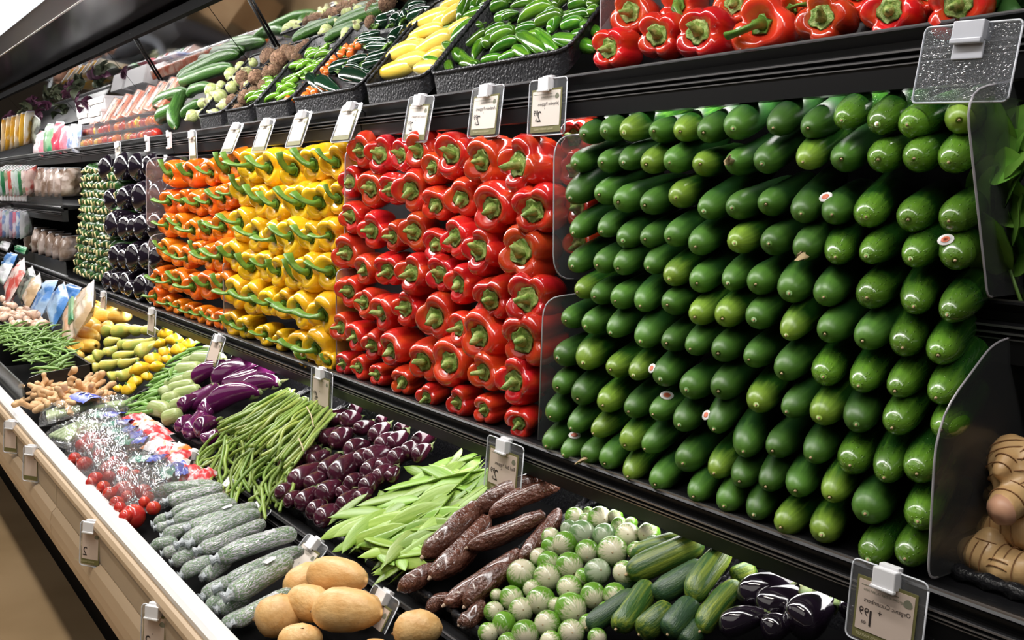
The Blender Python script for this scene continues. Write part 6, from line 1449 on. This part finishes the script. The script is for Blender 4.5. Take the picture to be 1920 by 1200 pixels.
# ------------------------------------------------------------------ what the tilted mirror shows: a shopper leaning in and the rack across the aisle
M_skin = mat('skin', (.52, .28, .19), .5); M_cap = mat('grey_cap', (.20, .21, .22), .8); M_shirt = mat('grey_shirt', (.14, .15, .17), .8); M_trou = mat('dark_trousers', (.05, .05, .06), .8); M_hair = mat('dark_hair', (.03, .02, .015), .7); M_shoe = mat('black_shoes', (.02, .02, .02), .5)
def skin_body(name, J, E, m, root=0):
    me = bpy.data.meshes.new(name); me.from_pydata([j[:3] for j in J], E, []); me.update()
    o = bpy.data.objects.new(name, me); COL.objects.link(o)
    md = o.modifiers.new('skin', 'SKIN'); md.use_smooth_shade = True
    for i, j in enumerate(J):
        v = me.skin_vertices[0].data[i]; v.radius = (j[3], j[3]); v.use_root = (i == root)
    o.modifiers.new('sub', 'SUBSURF').levels = 1
    dg = bpy.context.evaluated_depsgraph_get(); out = bpy.data.meshes.new_from_object(o.evaluated_get(dg)); out.name = name
    bpy.data.objects.remove(o); out.materials.clear(); out.materials.append(m)
    return out
def shopper(X, Y, label, yaw):
    M = Matrix.Translation((X, Y, 0)) @ Matrix.Rotation(yaw, 4, 'Z')   # leans towards local +y
    J = [(0, 0, .95, .15), (0, .08, 1.12, .145), (0, .22, 1.30, .15), (0, .32, 1.42, .11), (0, .38, 1.48, .055), (0, .42, 1.54, .06),
         (.09, 0, .88, .09), (.10, .03, .50, .065), (.10, 0, .09, .042), (.10, .10, .04, .045), (-.09, 0, .88, .09), (-.10, .03, .50, .065), (-.10, 0, .09, .042), (-.10, .10, .04, .045),
         (.19, .32, 1.40, .06), (.24, .38, 1.15, .045), (.20, .58, 1.05, .035), (.19, .66, 1.03, .036), (-.19, .32, 1.40, .06), (-.24, .38, 1.15, .045), (-.20, .58, 1.05, .035), (-.19, .66, 1.03, .036)]
    E = [(0, 1), (1, 2), (2, 3), (3, 4), (4, 5), (0, 6), (6, 7), (7, 8), (8, 9), (0, 10), (10, 11), (11, 12), (12, 13), (3, 14), (14, 15), (15, 16), (16, 17), (3, 18), (18, 19), (19, 20), (20, 21)]
    for s, w0 in ((1, 17), (-1, 21)):
        for f, (fx, ln) in enumerate(((-.024, .055), (-.008, .065), (.008, .062), (.024, .05))):
            k = len(J); J += [(s * .19 + fx, .69, 1.02, .009), (s * .19 + fx * 1.1, .69 + ln * .6, 1.005, .008), (s * .19 + fx * 1.15, .69 + ln, .98, .007)]; E += [(w0, k), (k, k + 1), (k + 1, k + 2)]
        k = len(J); J += [(s * .19 - s * .035, .67, 1.01, .009), (s * .19 - s * .045, .70, .995, .008)]; E += [(w0, k), (k, k + 1)]
    body = skin_body('person', J, E, M_skin)
    body.materials.append(M_shirt); body.materials.append(M_trou); body.materials.append(M_shoe)
    for p in body.polygons:
        c = p.center
        if c.z < .08: p.material_index = 3
        elif c.z < .96: p.material_index = 2
        elif c.z < 1.43 and c.y < .5: p.material_index = 1
    o = thing('person', body, M, label, 'person', 'shoppers seen in the mirror')
    hs = []
    hc = Vector((0, .47, 1.63))
    for k in range(13):
        t = k / 12; r = math.sin(PI * t) ** .8
        hs.append((t, max(.003, r * (1 if t < .55 else 1 - .25 * (t - .55) / .45))))
    hd = spindle('head', hs, M_skin, 16)
    HM = fr(hc + Vector((0, -.03, .115)), Vector((0, .28, -1)), (.235, .078, .098), 0, (0, 1, 0))
    h = link('head', hd, HM, o)
    for s in (1, -1):
        link('ear', spindle('ear', [(0, .2), (.3, .9), (.6, .8), (1, .2)], M_skin, 8, flat=.4), fr(hc + Vector((s * .078, -.005, .02)), (0, .1, -1), (.06, .018, .02)), o)
        link('eye', spindle('eye', sph, M_ink, 8), fr(hc + Vector((s * .032, .088, .0)), (0, 1, 0), (.012, .012, .010)), o)
    link('nose', spindle('nose', [(0, .2), (.5, .6), (.85, 1), (1, .3)], M_skin, 8), fr(hc + Vector((0, .095, .015)), (0, .35, -1), (.05, .016, .018)), o)
    link('mouth', boxes('mouth', [(-.024, .024, .087, .093, -.062, -.054)], mat('lips', (.4, .14, .12), .5), .002), Matrix.Translation(hc), o)
    link('hair', spindle('hair', [(0, .05), (.1, .6), (.35, 1), (.6, .95), (.62, .3)], M_hair, 14), fr(hc + Vector((0, -.045, .112)), Vector((0, -.1, -1)), (.22, .083, .095), 0, (0, 1, 0)), o)
    c = link('cap', spindle('cap', [(0, .05), (.03, .35), (.15, .78), (.4, .98), (.75, 1.02), (1, 1.04), (1.0, .9)], M_cap, 18), fr(hc + Vector((0, -.02, .135)), Vector((0, .12, -1)), (.115, .090, .112), 0, (0, 1, 0)), o)
    link('cap_brim', boxes('cap_brim', [(-.07, .07, .08, .185, .035, .042)], M_cap, .003), Matrix.Translation(hc), o)
    return o
q = in_mirror(192, 118, 2.05)
shopper(q.x, q.y - .45, 'person in a grey cap leaning over the produce, seen in the mirror', -.5)
q = in_mirror(142, 140, 2.0)
shopper(q.x - .3, q.y - .45, 'person in a dark grey cap beside the other shopper, seen in the mirror', -.3)
# rack across the aisle
M_post = mat('rack_post', (.30, .32, .36), .4, metal=.6); M_foam = mat('foam_tray', (.85, .80, .66), .6); M_leek = mat('pale_stalks', (.62, .60, .40), .5, col2=(.30, .38, .16), scale=8, stretch=(.3, 4, 4)); M_card2 = mat('cardboard', (.42, .27, .14), .7, col2=(.36, .22, .11), scale=4)
rk = link('aisle_rack', None); rk['label'] = 'grey rack of trays across the aisle, seen in the mirror'; rk['category'] = 'rack'
for px in (268, 338, 395, 412):
    c = in_mirror(px, 80, 3.3); link('post', boxes('post', [(c.x - .03, c.x + .03, c.y - .03, c.y + .03, 0, 2.2)], M_post), None, rk)
for i, (px, py, yv, key) in enumerate(((250, 72, 2.75, 0), (258, 94, 2.75, 1), (312, 42, 2.75, 0), (316, 68, 2.75, 0), (300, 92, 2.75, 0), (262, 58, 2.8, 0))):
    c = in_mirror(px, py, yv)
    link('rack_board', boxes('rack_board', [(c.x - .28, c.x + .28, -.45, c.y + .16, c.z - .05, c.z - .03)], M_post), None, rk)
    o = thing('foam_tray', boxes('foam_tray', [(-.16, .16, -.10, .10, -.02, .0), (-.16, .16, -.10, -.09, 0, .03), (-.16, .16, .09, .10, 0, .03)], M_foam, .004), Matrix.Translation(c) @ Matrix.Scale(1.45, 4), f'pale foam tray of {"carrots" if key else "stalks"} on the rack seen in the mirror, {nth(i)} of six', 'tray', 'foam trays seen in the mirror')
    for k in range(5): link('stalk', spindle('stalk', wprof, PM['carrot'] if key else M_leek, 8), fr((-.14, -.07 + k * .035, .015), (1, 0, 0), (.28, .016, .016)), o)
c = in_mirror(452, 6, 3.3)
o = thing('cardboard_box', boxes('cardboard_box', [(-.27, .27, -.19, .19, -.19, .19)], M_card2, .004), Matrix.Translation(c) @ Euler((.3, .35, .4)).to_matrix().to_4x4(), 'brown cardboard box with printed symbols, seen in the mirror', 'box')
for s in (-1, 1):
    link('box_flap', boxes('box_flap', [(-.27, .27, s * .19 - .09, s * .19 + .09, .19, .195)], M_card2), None, o)
    link('printed_symbol', boxes('printed_symbol', [(s * .12 - .03, s * .12 + .03, .190, .1915, -.03, .03), (s * .12 - .03, s * .12 + .03, -.1915, -.190, -.03, .03), ], mat('brown_print', (.16, .12, .05), .7)), None, o)
